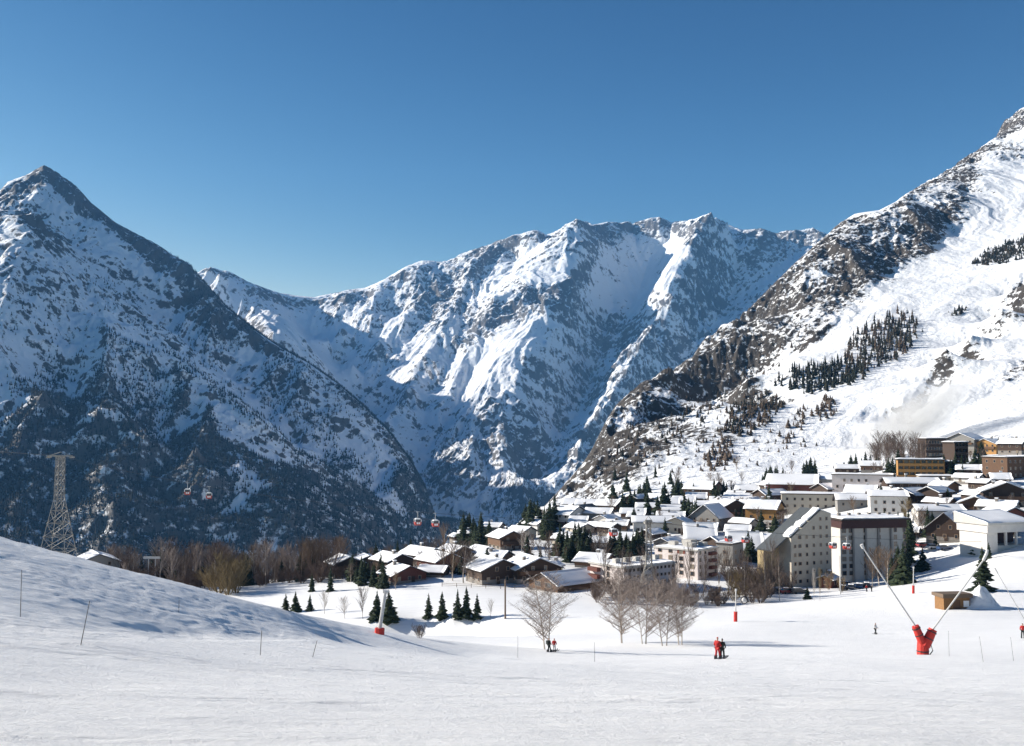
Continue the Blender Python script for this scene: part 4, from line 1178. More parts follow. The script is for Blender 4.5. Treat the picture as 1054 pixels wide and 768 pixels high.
# lift station
def station():
    root, s = block("white lift station with a big plain snow roof and a dark open hall", 1038, 566, None, 20, cat='lift station', name='lift_station', group=None)
    W, D, h = 56 * s, 36 * s, 18 * s
    MB().box(-W / 2, -W / 2 + 14 * s, 0, D, -4, h).build('wall', MT['white'], root)
    MB().box(-W / 2 + 14 * s + 0.01, W / 2, D * 0.55, D, -4, h).build('wall', MT['eave'], root)  # rear wall coloured dark to paint in the shade of the open hall
    MB().box(-W / 2 + 14 * s + 0.01, W / 2, 0.6, D * 0.55 - 0.01, -4, 1.2).build('platform', MT['concrete'], root)
    for k in range(3):
        x = -W / 2 + 14 * s + (W - 14 * s) * (k + 0.9) / 3
        MB().box(x - 0.3, x + 0.3, 0.2, 0.8, 1.21, h).build('column', MT['white'], root)
    MB().box(-W / 2 - 0.5, W / 2 + 0.5, -0.8, D + 0.5, h + 0.003, h + 8 * s).build('fascia', MT['white'], root)
    z0 = h + 8 * s
    r = MB().prism([(-1.6, z0 + 0.004), (D + 1, z0 + 0.004), (D + 1, z0 + 11 * s), (-1.6, z0 + 0.6)], 'x', -W / 2 - 1, W / 2 + 1).build('roof', MT['concrete'], root)
    V = []; Fc = []
    b = MB()
    v, f_ = snow_slab(-1.5, z0 + 0.6, D + 0.9, z0 + 11 * s, -W / 2 - 0.9, W / 2 + 0.9, 0.4, (8, 12), 3)
    b.raw([(p[1], p[0], p[2]) for p in v], [q[::-1] for q in f_])
    b.build('snow_layer', MT['snow'], r, smooth=True)
station()
# ================================================================== TREES
MTREE = {
 'bark': mat('conifer_bark', (0.06, 0.042, 0.03), 0.9, 0.2, 6.0),
 'birch': mat('birch_bark', (0.42, 0.37, 0.32), 0.85, 0.3, 5.0),
 'twig': mat('bare_twig', (0.12, 0.088, 0.07), 0.9, 0.2, 4.0),
 'twig_birch': mat('birch_twig', (0.27, 0.22, 0.19), 0.9, 0.2, 4.0),
 'twig_red': mat('reddish_twig', (0.115, 0.077, 0.058), 0.9, 0.2, 4.0),
 'twig_ochre': mat('ochre_twig', (0.17, 0.125, 0.06), 0.9, 0.2, 4.0),
 'twig_pale': mat('frosted_twig', (0.40, 0.36, 0.32), 0.9, 0.2, 4.0),
 'larch': mat('bare_larch', (0.15, 0.10, 0.062), 0.9, 0.2, 4.0),
 'dry': mat('dry_leaf', (0.20, 0.14, 0.075), 0.9, 0.3, 4.0),
}
def needle_mat():
    m, t, b = new_mat('spruce_needles')
    L = t.links.new
    oi = t.nodes.new('ShaderNodeObjectInfo')
    at_ = t.nodes.new('ShaderNodeAttribute'); at_.attribute_name = 'tint'
    cr = t.nodes.new('ShaderNodeValToRGB')
    el = cr.color_ramp.elements
    el[0].color = (0.014, 0.022, 0.012, 1); el[1].color = (0.040, 0.055, 0.026, 1)
    ad = t.nodes.new('ShaderNodeMath'); ad.operation = 'MULTIPLY_ADD'; ad.inputs[1].default_value = 0.6
    ml = t.nodes.new('ShaderNodeMath'); ml.operation = 'MULTIPLY'; ml.inputs[1].default_value = 0.4
    L(oi.outputs['Random'], ml.inputs[0]); L(at_.outputs['Fac'], ad.inputs[0]); L(ml.outputs[0], ad.inputs[2])
    L(ad.outputs[0], cr.inputs[0]); L(cr.outputs[0], b.inputs['Base Color'])
    b.inputs['Roughness'].default_value = 0.8; b.inputs['Specular IOR Level'].default_value = 0.15
    return m
MTREE['needle'] = needle_mat()

def conifer_mesh(seed, slim=0.2, tiers=20, dense=1.0):
    """Unit-height spruce crown: whorls of drooping, ragged boughs."""
    rng = random.Random(seed)
    V = []; Fc = []; T = []
    for k in range(tiers):
        u = k / tiers
        z = 0.06 + 0.9 * u ** 0.95
        R = slim * (1 - u) ** 0.85 * rng.uniform(0.62, 1.25) + 0.008
        n = max(4, int((9 if u < 0.6 else 6) * dense))
        a0 = rng.random() * 6.28
        for q in range(n):
            if rng.random() < 0.13: continue
            a = a0 + q * 6.283 / n + rng.uniform(-0.3, 0.3)
            r = R * rng.uniform(0.65, 1.2)
            droop = r * rng.uniform(0.25, 0.6)
            c, s_ = math.cos(a), math.sin(a); tx, ty = -s_, c
            wd = r * rng.uniform(0.28, 0.42) + 0.005
            zb = z + rng.uniform(-0.01, 0.01)
            i = len(V)
            V += [(0, 0, zb + 0.02), (c * r * 0.55 + tx * wd, s_ * r * 0.55 + ty * wd, zb - droop * 0.45), (c * r, s_ * r, zb - droop + r * 0.12), (c * r * 0.55 - tx * wd, s_ * r * 0.55 - ty * wd, zb - droop * 0.5), (c * r * 0.5, s_ * r * 0.5, zb - droop * 0.1 + 0.012), (c * r * 0.6, s_ * r * 0.6, zb - droop - 0.02)]
            Fc += [[i, i + 1, i + 4], [i + 1, i + 2, i + 4], [i + 2, i + 3, i + 4], [i + 3, i, i + 4], [i + 1, i + 5, i + 2], [i + 3, i + 2, i + 5]]
            T += [rng.random()] * 6
    V.append((0, 0, 1.0)); V.append((0.012, 0, 0.93)); V.append((-0.01, 0.008, 0.93)); V.append((0, -0.011, 0.93)); T += [0.5] * 4
    n = len(V); Fc += [[n - 4, n - 3, n - 2], [n - 4, n - 2, n - 1], [n - 4, n - 1, n - 3]]
    me = bpy.data.meshes.new('crown'); me.from_pydata(V, [], Fc)
    a = me.attributes.new('tint', 'FLOAT', 'POINT'); a.data.foreach_set('value', T)
    me.materials.append(MTREE['needle']); me.update()
    return me
def trunk_mesh(h, r, m):
    b = MB().tube([(0, 0, -0.04), (0.003, 0, h * 0.5), (0, 0.002, h)], [r, r * 0.7, r * 0.25], 6)
    me = bpy.data.meshes.new('trunk'); me.from_pydata(b.v, [], b.f); me.materials.append(m); me.update()
    return me
CON = [conifer_mesh(s, sl) for s, sl in ((1, 0.2), (2, 0.17), (3, 0.24), (4, 0.19), (5, 0.28))]
CTR = trunk_mesh(0.9, 0.022, MTREE['bark'])

def branching(seed, height, trunks, spread, levels, nb, m_tr, twig_r, up=0.6, lean=0.12, first=0.25, asp=1.0, trk_r=0.012):
    """Bare tree of height 1: returns (trunk mesh, crown-of-twigs mesh)."""
    rng = random.Random(seed)
    tr = MB(); tw = MB()
    def grow(p, d, length, r, lv, mb):
        pts = [p]; rs = [r]
        n = 3 if lv > 0 else 5
        for k in range(n):
            d = (d + Vector((rng.uniform(-1, 1), rng.uniform(-1, 1), rng.uniform(-0.3, 0.6))) * (0.16 if lv else 0.06)).normalized()
            p = p + d * (length / n)
            pts.append(p); rs.append(r * (1 - 0.72 * (k + 1) / n))
        mb.tube(pts, rs, 5 if lv == 0 else 3, cap=False)
        if lv >= levels: return
        cnt = nb[lv]
        for q in range(cnt):
            t = (first if lv == 0 else 0.15) + (1 - (first if lv == 0 else 0.15)) * (q + rng.random()) / cnt
            f = t * n; i = min(n - 1, int(f)); pp = pts[i].lerp(pts[i + 1], f - i)
            a = rng.random() * 6.28
            side = Vector((math.cos(a), math.sin(a), 0))
            nd = (d * up + side * (1 - up * 0.5) * asp + Vector((0, 0, 0.25))).normalized()
            ln = length * rng.uniform(0.28, 0.5) * ((0.45 + 0.75 * math.sin(math.pi * min(1.0, 0.12 + t * 0.95))) if lv == 0 else 1 - 0.4 * t)
            grow(pp, nd, ln, max(twig_r, rs[i] * 0.45), lv + 1, tw)
    for k in range(trunks):
        a = k * 6.283 / trunks + rng.uniform(-0.5, 0.5)
        off = Vector((math.cos(a), math.sin(a), 0)) * (spread if trunks > 1 else 0)
        d = Vector((math.cos(a) * lean, math.sin(a) * lean, 1)).normalized() if trunks > 1 else Vector((rng.uniform(-.03, .03), rng.uniform(-.03, .03), 1))
        grow(off + Vector((0, 0, -0.03)), d, height * rng.uniform(0.85, 1.02), trk_r * rng.uniform(0.8, 1.15), 0, tr)
    def mk(b, nm, m):
        me = bpy.data.meshes.new(nm); me.from_pydata([tuple(v) for v in b.v], [], b.f); me.materials.append(m); me.update(); return me
    return mk(tr, 'trunk', m_tr), mk(tw, 'crown', MTREE['twig'])

def recol(me, m):
    c = me.copy(); c.materials.clear(); c.materials.append(m); return c
# the birches out on the piste: big and finely branched
BIRCH_ = [branching(21 + k, 1.0, 2, 0.03, 3, (32, 14, 8), MTREE['birch'], 0.001, 0.42, 0.1, 0.12, 1.3, 0.012) for k in range(4)]
BIRCH = [(a, recol(b, MTREE['twig_birch'])) for a, b in BIRCH_]
# slim wood trees: one upright stem, many short twigs
SLIM = [branching(41 + k, 1.0, 1, 0, 2, (36, 9), MTREE['birch'], 0.0026, 0.75, 0.1, 0.22, 0.75, 0.011) for k in range(4)]
BUSH = [branching(61 + k, 1.0, 6, 0.05, 2, (16, 10), MTREE['twig'], 0.005, 0.7, 0.42, 0.1, 1.0, 0.016) for k in range(3)]
SLIMC = {c: [recol(a[1], MTREE[c]) for a in SLIM] for c in ('twig', 'twig_red', 'twig_ochre', 'twig_pale', 'larch', 'twig_birch')}
BUSHC = {c: [recol(a[1], MTREE[c]) for a in BUSH] for c in ('twig', 'twig_red', 'twig_ochre', 'twig_pale', 'dry')}
BUSHT = {c: [recol(a[0], MTREE[c]) for a in BUSH] for c in ('twig', 'twig_red', 'twig_ochre', 'twig_pale', 'dry')}

def inst(name, parts, loc, sc, rz, label, cat, group):
    r = empty(name, loc, rz)
    r.scale = sc if hasattr(sc, '__len__') else (sc, sc, sc)
    tag(r, label, cat, group)
    for nm, me in parts:
        o = bpy.data.objects.new(nm, me); COL.objects.link(o); o.parent = r
    return r

TR = random.Random(5)
def conifer(px, py, hpx, label, group, v=None, wide=1.0, name='spruce_tree', d=None):
    loc = on(px, d) if d else at(px, py)
    h = hpx * loc.y / F
    v = TR.randrange(len(CON)) if v is None else v
    w_ = wide * TR.uniform(0.85, 1.15)
    return inst(name, (('trunk', CTR), ('crown', CON[v])), loc - Vector((0, 0, 0.2)), (h * w_, h * w_, h), TR.random() * 6.28, label, 'spruce', group)
def bare(px, py, hpx, col, label, group, wide=1.0, name='bare_tree', d=None, cat='bare tree'):
    loc = on(px, d) if d else at(px, py)
    h = hpx * loc.y / F
    v = TR.randrange(len(SLIM))
    return inst(name, (('trunk', SLIM[v][0]), ('crown', SLIMC[col][v])), loc - Vector((0, 0, 0.2)), (h * wide, h * wide, h), TR.random() * 6.28, label, cat, group)
def bush(px, py, hpx, col, label, group, wide=1.0, name='bare_bush', d=None):
    loc = on(px, d) if d else at(px, py)
    h = hpx * loc.y / F
    v = TR.randrange(len(BUSH))
    return inst(name, (('stem', BUSHT[col][v]), ('twigs', BUSHC[col][v])), loc - Vector((0, 0, 0.1)), (h * wide, h * wide, h), TR.random() * 6.28, label, 'bush', group)

# --- birches on the piste
for px, py, h, v, lb in ((563, 669, 66, 0, "tall birch on the piste behind the two small skiers, single clump on its own"),
                         (641, 662, 72, 1, "left and tallest birch of the group in the middle of the piste"),
                         (663, 663, 58, 2, "second birch from the left in the group on the piste"),
                         (684, 665, 60, 3, "third birch from the left in the group on the piste"),
                         (700, 664, 54, 0, "rightmost birch of the group on the piste, its crown spreading right")):
    loc = at(px, py); h = 1.16 * h * loc.y / F
    w_ = 0.95 if v != 2 else 0.85
    inst('birch_tree', (('trunk', BIRCH[v][0]), ('crown', BIRCH[v][1])), loc, (h * w_, h * w_, h), v * 1.3 + px, lb, 'birch', 'bare birches on the piste')
# --- young pines in a row on the far snow
g = 'young spruces on the snow before the village'
for px, py, h, w_, lb in ((388, 637, 30, 1.2, "young spruce left of the snow lance with a red foot"), (400, 638, 32, 1.5, "broad young spruce just right of the snow lance with a red foot"),
                          (441, 636, 26, 1.3, "first spruce from the left in the row of five on the snow"), (455, 638, 30, 1.3, "second spruce from the left in the row of five on the snow"),
                          (471, 638, 32, 1.1, "third spruce from the left in the row of five on the snow"), (480, 637, 34, 1.1, "fourth spruce from the left in the row of five on the snow"),
                          (491, 637, 27, 1.2, "rightmost spruce in the row of five on the snow"),
                          (294, 629, 20, 1.6, "round dark young spruce beyond the snow bank, left one of three"), (304, 630, 22, 1.2, "middle one of three young spruces beyond the snow bank"), (319, 629, 18, 1.2, "small young spruce beyond the snow bank, right one of three"),
                          (321, 609, 20, 1.2, "spruce standing in front of the bare wood, before the dark chalet"), (340, 609, 27, 1.1, "tall narrow spruce left of the dark timber chalet"),
                          (950, 587, 24, 1.3, "dark spruce on the snow between the concrete block and the lift station"),
                          (1012, 608, 46, 1.5, "large dark spruce behind the snow heap, pierced by the right lance"),
                          (1003, 572, 22, 1.5, "dark spruce before the white lift station's open hall"), (1018, 575, 18, 1.2, "slim spruce in front of the lift station wall")):
    conifer(px, py, h, lb, g, wide=w_)
# --- spruces among the houses, by grove
GROVES = [
 ("dark spruce in the small grove behind the twin tiny white roofs", [(474, 553), (481, 551), (489, 557), (495, 554), (499, 560), (504, 556), (478, 560), (487, 563), (494, 566)], (14, 26)),
 ("tall dark spruce in the row beside the small white house, village top", [(541, 547), (550, 546), (556, 548), (563, 556), (566, 549), (571, 543), (545, 552)], (22, 34)),
 ("dark spruce of the grove above the long timber barn", [(584, 574), (590, 571), (596, 574), (602, 571), (608, 574), (588, 578), (599, 579), (605, 578), (580, 570)], (20, 32)),
 ("dark spruce of the grove left of the lattice pylon", [(632, 573), (638, 576), (645, 574), (651, 577), (657, 574), (661, 570), (648, 580), (655, 566)], (20, 30)),
 ("spruce standing on the snow below the rocky slope, above the brown houses", [(643, 527), (649, 524), (657, 516), (663, 513), (664, 523)], (12, 20)),
 ("dark spruce at the side of the big brown chalet", [(693, 512), (698, 510), (703, 513), (709, 511), (714, 514), (741, 515), (748, 512), (753, 513)], (12, 18)),
 ("tall dark spruce between the white roofs in the village centre", [(677, 533), (682, 530), (688, 529), (713, 544), (717, 540), (721, 545), (737, 531), (738, 523), (709, 536)], (16, 28)),
 ("dark spruce in front of the white roof near the slate-roofed block", [(770, 576), (785, 579), (789, 581), (774, 578)], (18, 30)),
 ("dark spruce of the hedge before the orange-brown chalet", [(768, 538), (774, 539), (780, 540), (784, 537), (763, 535)], (10, 15)),
 ("spruce behind the long red-walled chalet", [(789, 498), (794, 496), (800, 494), (829, 489), (839, 489), (785, 500)], (9, 16)),
 ("small spruce in front of the snow mist", [(876, 479), (881, 479), (891, 479), (896, 478), (903, 477), (887, 481)], (8, 14)),
 ("dark spruce below the black fronted hotel block", [(978, 490), (984, 488), (991, 491), (996, 487), (1004, 483), (972, 488), (925, 485), (930, 480), (919, 490), (1010, 480)], (12, 22)),
 ("dark spruce right of the honey-coloured chalet", [(1032, 466), (1038, 468), (1043, 459), (1013, 470)], (9, 15)),
 ("dark spruce beside the overhanging-eave concrete block", [(932, 580), (936, 570), (938, 562), (934, 590), (925, 600), (918, 602)], (24, 40)),
 ("spruce among the roofs above the parking", [(925, 557), (930, 551), (955, 541), (962, 548), (977, 517), (998, 553), (1020, 560), (958, 552)], (10, 20)),
 ("dark spruce at the back of the bare wood on the left", [(253, 601), (260, 604), (266, 600), (270, 606), (256, 608), (300, 596), (310, 599), (316, 597), (326, 590), (333, 592), (175, 608), (183, 611), (192, 612), (206, 615), (128, 596), (135, 600)], (14, 30)),
 ("dark spruce by the frosted-roof chalet", [(367, 600), (372, 603), (379, 598), (384, 604), (390, 600), (362, 597), (395, 606)], (16, 27)),
]
for lb, pts, (h0, h1) in GROVES:
    pts = pts + [(x_ + TR.uniform(-5, 5), y_ + TR.uniform(-3, 3)) for x_, y_ in pts if lb.find('bare wood') < 0 and lb.find('mist') < 0 and TR.random() < 0.75]
    for px, py in pts:
        conifer(px, py, TR.uniform(h0, h1) * 1.15, lb, lb, wide=1.2, d=(TR.uniform(315, 375) if 'bare wood' in lb else None))
VIL = "spruces scattered between the village houses"
k = 0
while k < 62:
    px = TR.uniform(360, 1050)
    u = (px - 360) / 690
    py = TR.uniform(578 - 90 * u, 600 - 45 * u) if px < 620 else TR.uniform(500 - 25 * u, 572)
    c_ = at(px, py)
    if any(math.hypot(c_.x - a, c_.y - b) < r + 2 for a, b, r in HOUSE_POS): continue
    conifer(px, py, TR.uniform(12, 26), "dark spruce standing alone in a gap between the village houses", VIL, wide=1.25); k += 1
k = 0
while k < 95:
    px = TR.uniform(350, 1050)
    u = (px - 360) / 690
    py = TR.uniform(575 - 90 * u, 603 - 45 * u) if px < 620 else TR.uniform(500 - 25 * u, 575)
    c_ = at(px, py)
    if any(math.hypot(c_.x - a, c_.y - b) < r + 1 for a, b, r in HOUSE_POS): continue
    bare(px, py, TR.uniform(10, 22), TR.choice(('twig', 'twig_red', 'larch', 'twig')), "leafless brown tree in a gap between the village houses", "leafless trees between the village houses", wide=1.5); k += 1
# --- bare wood on the left
for k in range(128):
    u = TR.random() ** 0.9
    px = 116 + 236 * u
    base = 603 + 13 * u - TR.random() * 20
    band = TR.choice(('twig_red', 'twig_red', 'twig', 'larch', 'twig_birch', 'twig_birch'))
    h = TR.uniform(24, 47) * (0.8 if px < 165 else 1.0)
    bare(px, None, h, band, "slender leafless tree of the reddish bare wood on the left", "slender trees of the bare wood", wide=TR.uniform(0.9, 1.5), d=TR.uniform(312, 372))
for px, py, h, w_ in ((228, 300, 34, 1.5), (237, 295, 28, 1.6), (245, 298, 36, 1.3), (221, 305, 26, 1.6), (240, 308, 40, 1.1)):
    bush(px, None, h, 'twig_ochre', "yellowish willow bush in front of the bare wood", "yellowish willows before the wood", wide=w_ * 0.8, d=py)
for k in range(60):
    u = TR.random()
    bush(116 + 240 * u, None, TR.uniform(10, 20), 'twig_red' if TR.random() < 0.6 else 'twig', "low leafless undergrowth bush of the bare wood on the left", "undergrowth of the bare wood", wide=TR.uniform(1.0, 1.6), d=TR.uniform(308, 350))
g = "spruces and firs of the dark wood edge"
for k in range(30):
    u = TR.random()
    conifer(120 + 230 * u ** 0.6, None, TR.uniform(22, 40), "dark spruce at the back of the bare wood on the left", "dark spruce at the back of the bare wood on the left", d=TR.uniform(335, 385))
# --- brown trees in the village
for px, py, h, col, w_, lb in ((466, 598, 40, 'larch', 1.4, "tall brown bare tree left of the front chalets, nearest the lone pole"), (477, 600, 46, 'twig', 1.5, "tall brown bare tree against the half bare front chalet roof"),
                               (457, 592, 36, 'larch', 1.3, "brown bare tree behind the open shed"), (484, 598, 30, 'twig_pale', 1.4, "pale frosted tree in front of the half bare roof"),
                               (540, 571, 24, 'twig_pale', 1.7, "white frosted round tree right of the lone brown gabled chalet"), (557, 577, 24, 'twig', 1.4, "bare tree right of the white frosted tree"),
                               (566, 580, 26, 'twig_red', 1.2, "reddish bare tree above the yellow house"), (617, 575, 30, 'twig', 1.5, "grey bare tree under the single red hanging cabin"),
                               (625, 578, 26, 'twig_red', 1.3, "reddish bare tree right of the grey bare tree under the cabin"), (574, 583, 24, 'twig_red', 1.2, "reddish bare tree at the left end of the dark grove"),
                               (905, 603, 42, 'larch', 1.5, "golden-brown larch in front of the concrete block, left one"), (914, 605, 38, 'larch', 1.4, "golden-brown larch in front of the concrete block, right one"), (898, 604, 30, 'larch', 1.4, "small golden-brown larch crossed by the left lance"),
                               (933, 541, 26, 'twig_ochre', 1.6, "ochre bare tree right of the concrete block's roof"), (945, 549, 24, 'twig', 1.5, "bare tree above the snowy kiosk"), (950, 545, 24, 'larch', 1.3, "brown tree beside the white house's lower wall"),
                               (437, 571, 24, 'twig_red', 1.3, "reddish bare tree below the paired gondola cabins"), (428, 566, 18, 'twig_red', 1.5, "low reddish tree on the ridge left of the cabins"), (457, 566, 28, 'larch', 1.2, "brown tree on the ridge right of the cabins"),
                               (425, 594, 18, 'dry' if False else 'twig_red', 1.6, "reddish hedge tree before the red-brown chalet"), (407, 607, 20, 'larch', 1.5, "orange-brown bush tree below the frosted roof"),
                               (355, 637, 24, 'twig_pale', 1.3, "thin bare sapling on the snow left of the spruce pair"), (373, 637, 34, 'twig', 1.0, "tall thin sapling left of the snow lance"), (334, 632, 22, 'twig_pale', 1.2, "pale sapling beyond the snow bank"),
                               (505, 636, 18, 'twig_pale', 1.0, "thin sapling left of the lone wooden pole")):
    bare(px, py, h, col, lb, None, wide=w_)
for k in range(28):
    a, r = TR.random() * 6.28, TR.random() ** 0.5
    px = 925 + 26 * r * math.cos(a); py = 478 + 9 * r * math.sin(a)
    bare(px, py, TR.uniform(16, 30), 'twig' if TR.random() < 0.7 else 'twig_red', "grey-brown leafless tree of the dense clump left of the dark timber hotel", "bare clump beside the hotels", wide=1.5)
# --- brown thicket along the village edge
for k in range(42):
    u = TR.random()
    px = 612 + 128 * u; py = 616 + 6 * u + TR.uniform(-6, 5)
    bush(px, py, TR.uniform(9, 20), 'twig_red' if TR.random() < 0.6 else 'twig', "reddish brown leafless bush in the thicket along the long white block", "bushes along the long white block", wide=TR.uniform(0.8, 1.3))
for k in range(30):
    u = TR.random()
    px = 740 + 75 * u; py = 614 + TR.uniform(-14, 8)
    bush(px, py, TR.uniform(11, 26), 'twig_ochre' if TR.random() < 0.45 else 'twig', "olive brown leafless bush in the thicket below the slate-roofed block", "bushes below the slate-roofed block", wide=TR.uniform(0.8, 1.4))
for k in range(16):
    px = 622 + 190 * (k + TR.random()) / 16
    bare(px, 613 + TR.uniform(-6, 6), TR.uniform(34, 54), 'twig', "thin white-stemmed birch standing in the brown thicket", "white-stemmed birches in the thicket", wide=0.8)
# --- two columnar poplars and dry creepers
for px, h, lb in ((838, 32, "left of the two columnar poplars at the piste edge, pale and dry"), (844, 33, "right of the two columnar poplars at the piste edge, pale and dry")):
    loc = at(px, 619); hh_ = h * loc.y / F
    inst('poplar_tree', (('trunk', SLIM[1][0]), ('crown', SLIMC['twig_pale' if px < 840 else 'twig_ochre'][2])), loc, (hh_ * 0.42, hh_ * 0.42, hh_), px, lb, 'poplar', 'columnar poplars at the piste edge')
conifer(831, 617, 14, "short round dark shrub left of the columnar poplars", None, wide=2.0, name='evergreen_shrub')
bush(432, 657, 15, 'twig', "low bare shrub on the snow right of the snow lance with a red foot", None, wide=1.1)
for px, py, h in ((853, 607, 20), (866, 610, 17)): bush(px, py, h, 'dry', "drooping dry brown bush beside the white post", "dry bushes by the white post", wide=0.6)
# ================================================================== LIFTS, SNOW MAKING, PEOPLE, SMALL THINGS
MX_ = {
 'redpaint': mat('red_padding', (0.50, 0.035, 0.025), 0.55, 0.12, 3.0),
 'whitepaint': mat('pale_pole_paint', (0.55, 0.54, 0.52), 0.5, 0.08, 3.0),
 'lattice': mat('weathered_lattice_steel', (0.30, 0.28, 0.25), 0.6, 0.2, 3.0),
 'rope': mat('steel_rope', (0.03, 0.03, 0.033), 0.6, 0.1, 1.0),
 'wood': mat('pole_wood', (0.14, 0.10, 0.07), 0.85, 0.25, 4.0, stretch=(3, 3, 0.3)),
 'hutwood': mat('hut_boards', (0.22, 0.115, 0.045), 0.8, 0.25, 3.0),
 'stake': mat('bamboo_stake', (0.09, 0.085, 0.075), 0.8, 0.2, 4.0),
 'cabin': mat('cabin_red', (0.42, 0.05, 0.035), 0.35, 0.08, 2.0, spec=0.5),
 'cabinwhite': mat('cabin_white', (0.75, 0.75, 0.74), 0.35, 0.05, 2.0, spec=0.5),
 'skin': mat('skin', (0.42, 0.26, 0.19), 0.6, 0.08, 8.0),
 'redsuit': mat('red_ski_suit', (0.40, 0.022, 0.022), 0.75, 0.15, 6.0),
 'darksuit': mat('dark_ski_suit', (0.022, 0.028, 0.026), 0.75, 0.2, 6.0),
 'greysuit': mat('grey_ski_suit', (0.16, 0.16, 0.17), 0.75, 0.15, 6.0),
 'palesuit': mat('pale_ski_suit', (0.55, 0.53, 0.52), 0.75, 0.1, 6.0),
 'tyre': mat('tyre_rubber', (0.02, 0.02, 0.02), 0.8, 0.1, 6.0),
}

def lattice(name, label, base, H_, wb, wm, zm, wt, panels, bar, arm, cat='lift tower'):
    root = empty(name, base)
    tag(root, label, cat)
    def half(z):
        return (wb + (wm - wb) * z / zm if z < zm else wm + (wt - wm) * (z - zm) / (H_ - zm)) / 2
    cs = ((-1, -1), (1, -1), (1, 1), (-1, 1))
    lv = [H_ * (1 - (1 - k / panels) ** 1.35) for k in range(panels + 1)]
    for cx, cy in cs:
        MB().tube([(cx * half(z), cy * half(z), z if z > 0 else -3) for z in sorted(set([0, zm, H_]))], bar, 4).build('leg', MX_['lattice'], root)
    b = MB()
    for z0, z1 in zip(lv[:-1], lv[1:]):
        a0, a1 = half(z0), half(z1)
        for k in range(4):
            c, n = cs[k], cs[(k + 1) % 4]
            b.tube([(c[0] * a0, c[1] * a0, z0), (n[0] * a1, n[1] * a1, z1)], bar * 0.6, 4)
            b.tube([(n[0] * a0, n[1] * a0, z0), (c[0] * a1, c[1] * a1, z1)], bar * 0.6, 4)
            b.tube([(c[0] * a1, c[1] * a1, z1), (n[0] * a1, n[1] * a1, z1)], bar * 0.55, 4)
    b.build('bracing', MX_['lattice'], root)
    a = arm / 2
    b = MB()
    b.box(-a, a, -0.25, 0.25, H_ + 0.01, H_ + 0.45); b.box(-a, a, -wt / 2 - 0.3, -wt / 2, H_ + 0.01, H_ + 0.35)
    b.tube([(-a, 0, H_ + 0.2), (0, 0, H_ + 1.5), (a, 0, H_ + 0.2)], bar * 0.7, 4)
    b.build('crossarm', MX_['lattice'], root)
    for sx in (-1, 1):
        MB().box(sx * a - 0.2, sx * a + 0.2, -1.6, 1.6, H_ - 0.5, H_ - 0.01).build('sheave_train', MX_['lattice'], root)
    return root

sA = 335 / F
bA = on(62, 335)
topA = P(64, 470, 335)
hA = topA[2] - bA.z
lattice('lattice_tower', "tall grey lattice lift tower standing behind the snow bank on the left", bA, hA, 34 * sA * (hA / (112 * sA)), 7.5 * sA, hA * 0.66, 6.5 * sA, 11, 0.13, 24 * sA)
sB = 255 / F
bB = on(667, 255)
topB = P(668, 537, 255)
hB = topB[2] - bB.z
lattice('lattice_tower', "slender pale lattice lift pylon above the long white block", bB, hB, 24 * sB, 6 * sB, hB * 0.42, 4.2 * sB, 10, 0.13, 7 * sB)

A3, B3 = Vector(topA), Vector(topB)
A3.z += 0.1
E3 = Vector(P(1008, 557, 262))
def sagpt(a, b, t, c): return a.lerp(b, t) - Vector((0, 0, 4 * c * t * (1 - t)))
def rope(name, label, pts, r):
    MBv = MB().tube(pts, r, 5)
    o = MBv.build(name, MX_['rope']); tag(o, label, 'cable', 'lift cables'); return o
n = 24
pts = [Vector(P(-160, 452, 480)).lerp(A3, k / 6) for k in range(6)] + [sagpt(A3, B3, k / n, 5.0) for k in range(n + 1)] + [sagpt(B3, E3, k / 10, 1.0) for k in range(1, 11)]
off = Vector((0, -1.2, 0))
rope('lift_cable', "thin dark lift cable running over both lattice towers and carrying the red cabins", [p + off for p in pts], 0.045)
pts2 = [sagpt(Vector(P(-140, 468, 360)), Vector(P(250, 590, 372)), k / 16, 4.0) for k in range(17)]
rope('lift_cable', "lower dark cable slanting down behind the snow bank left of the first tower", pts2, 0.06)

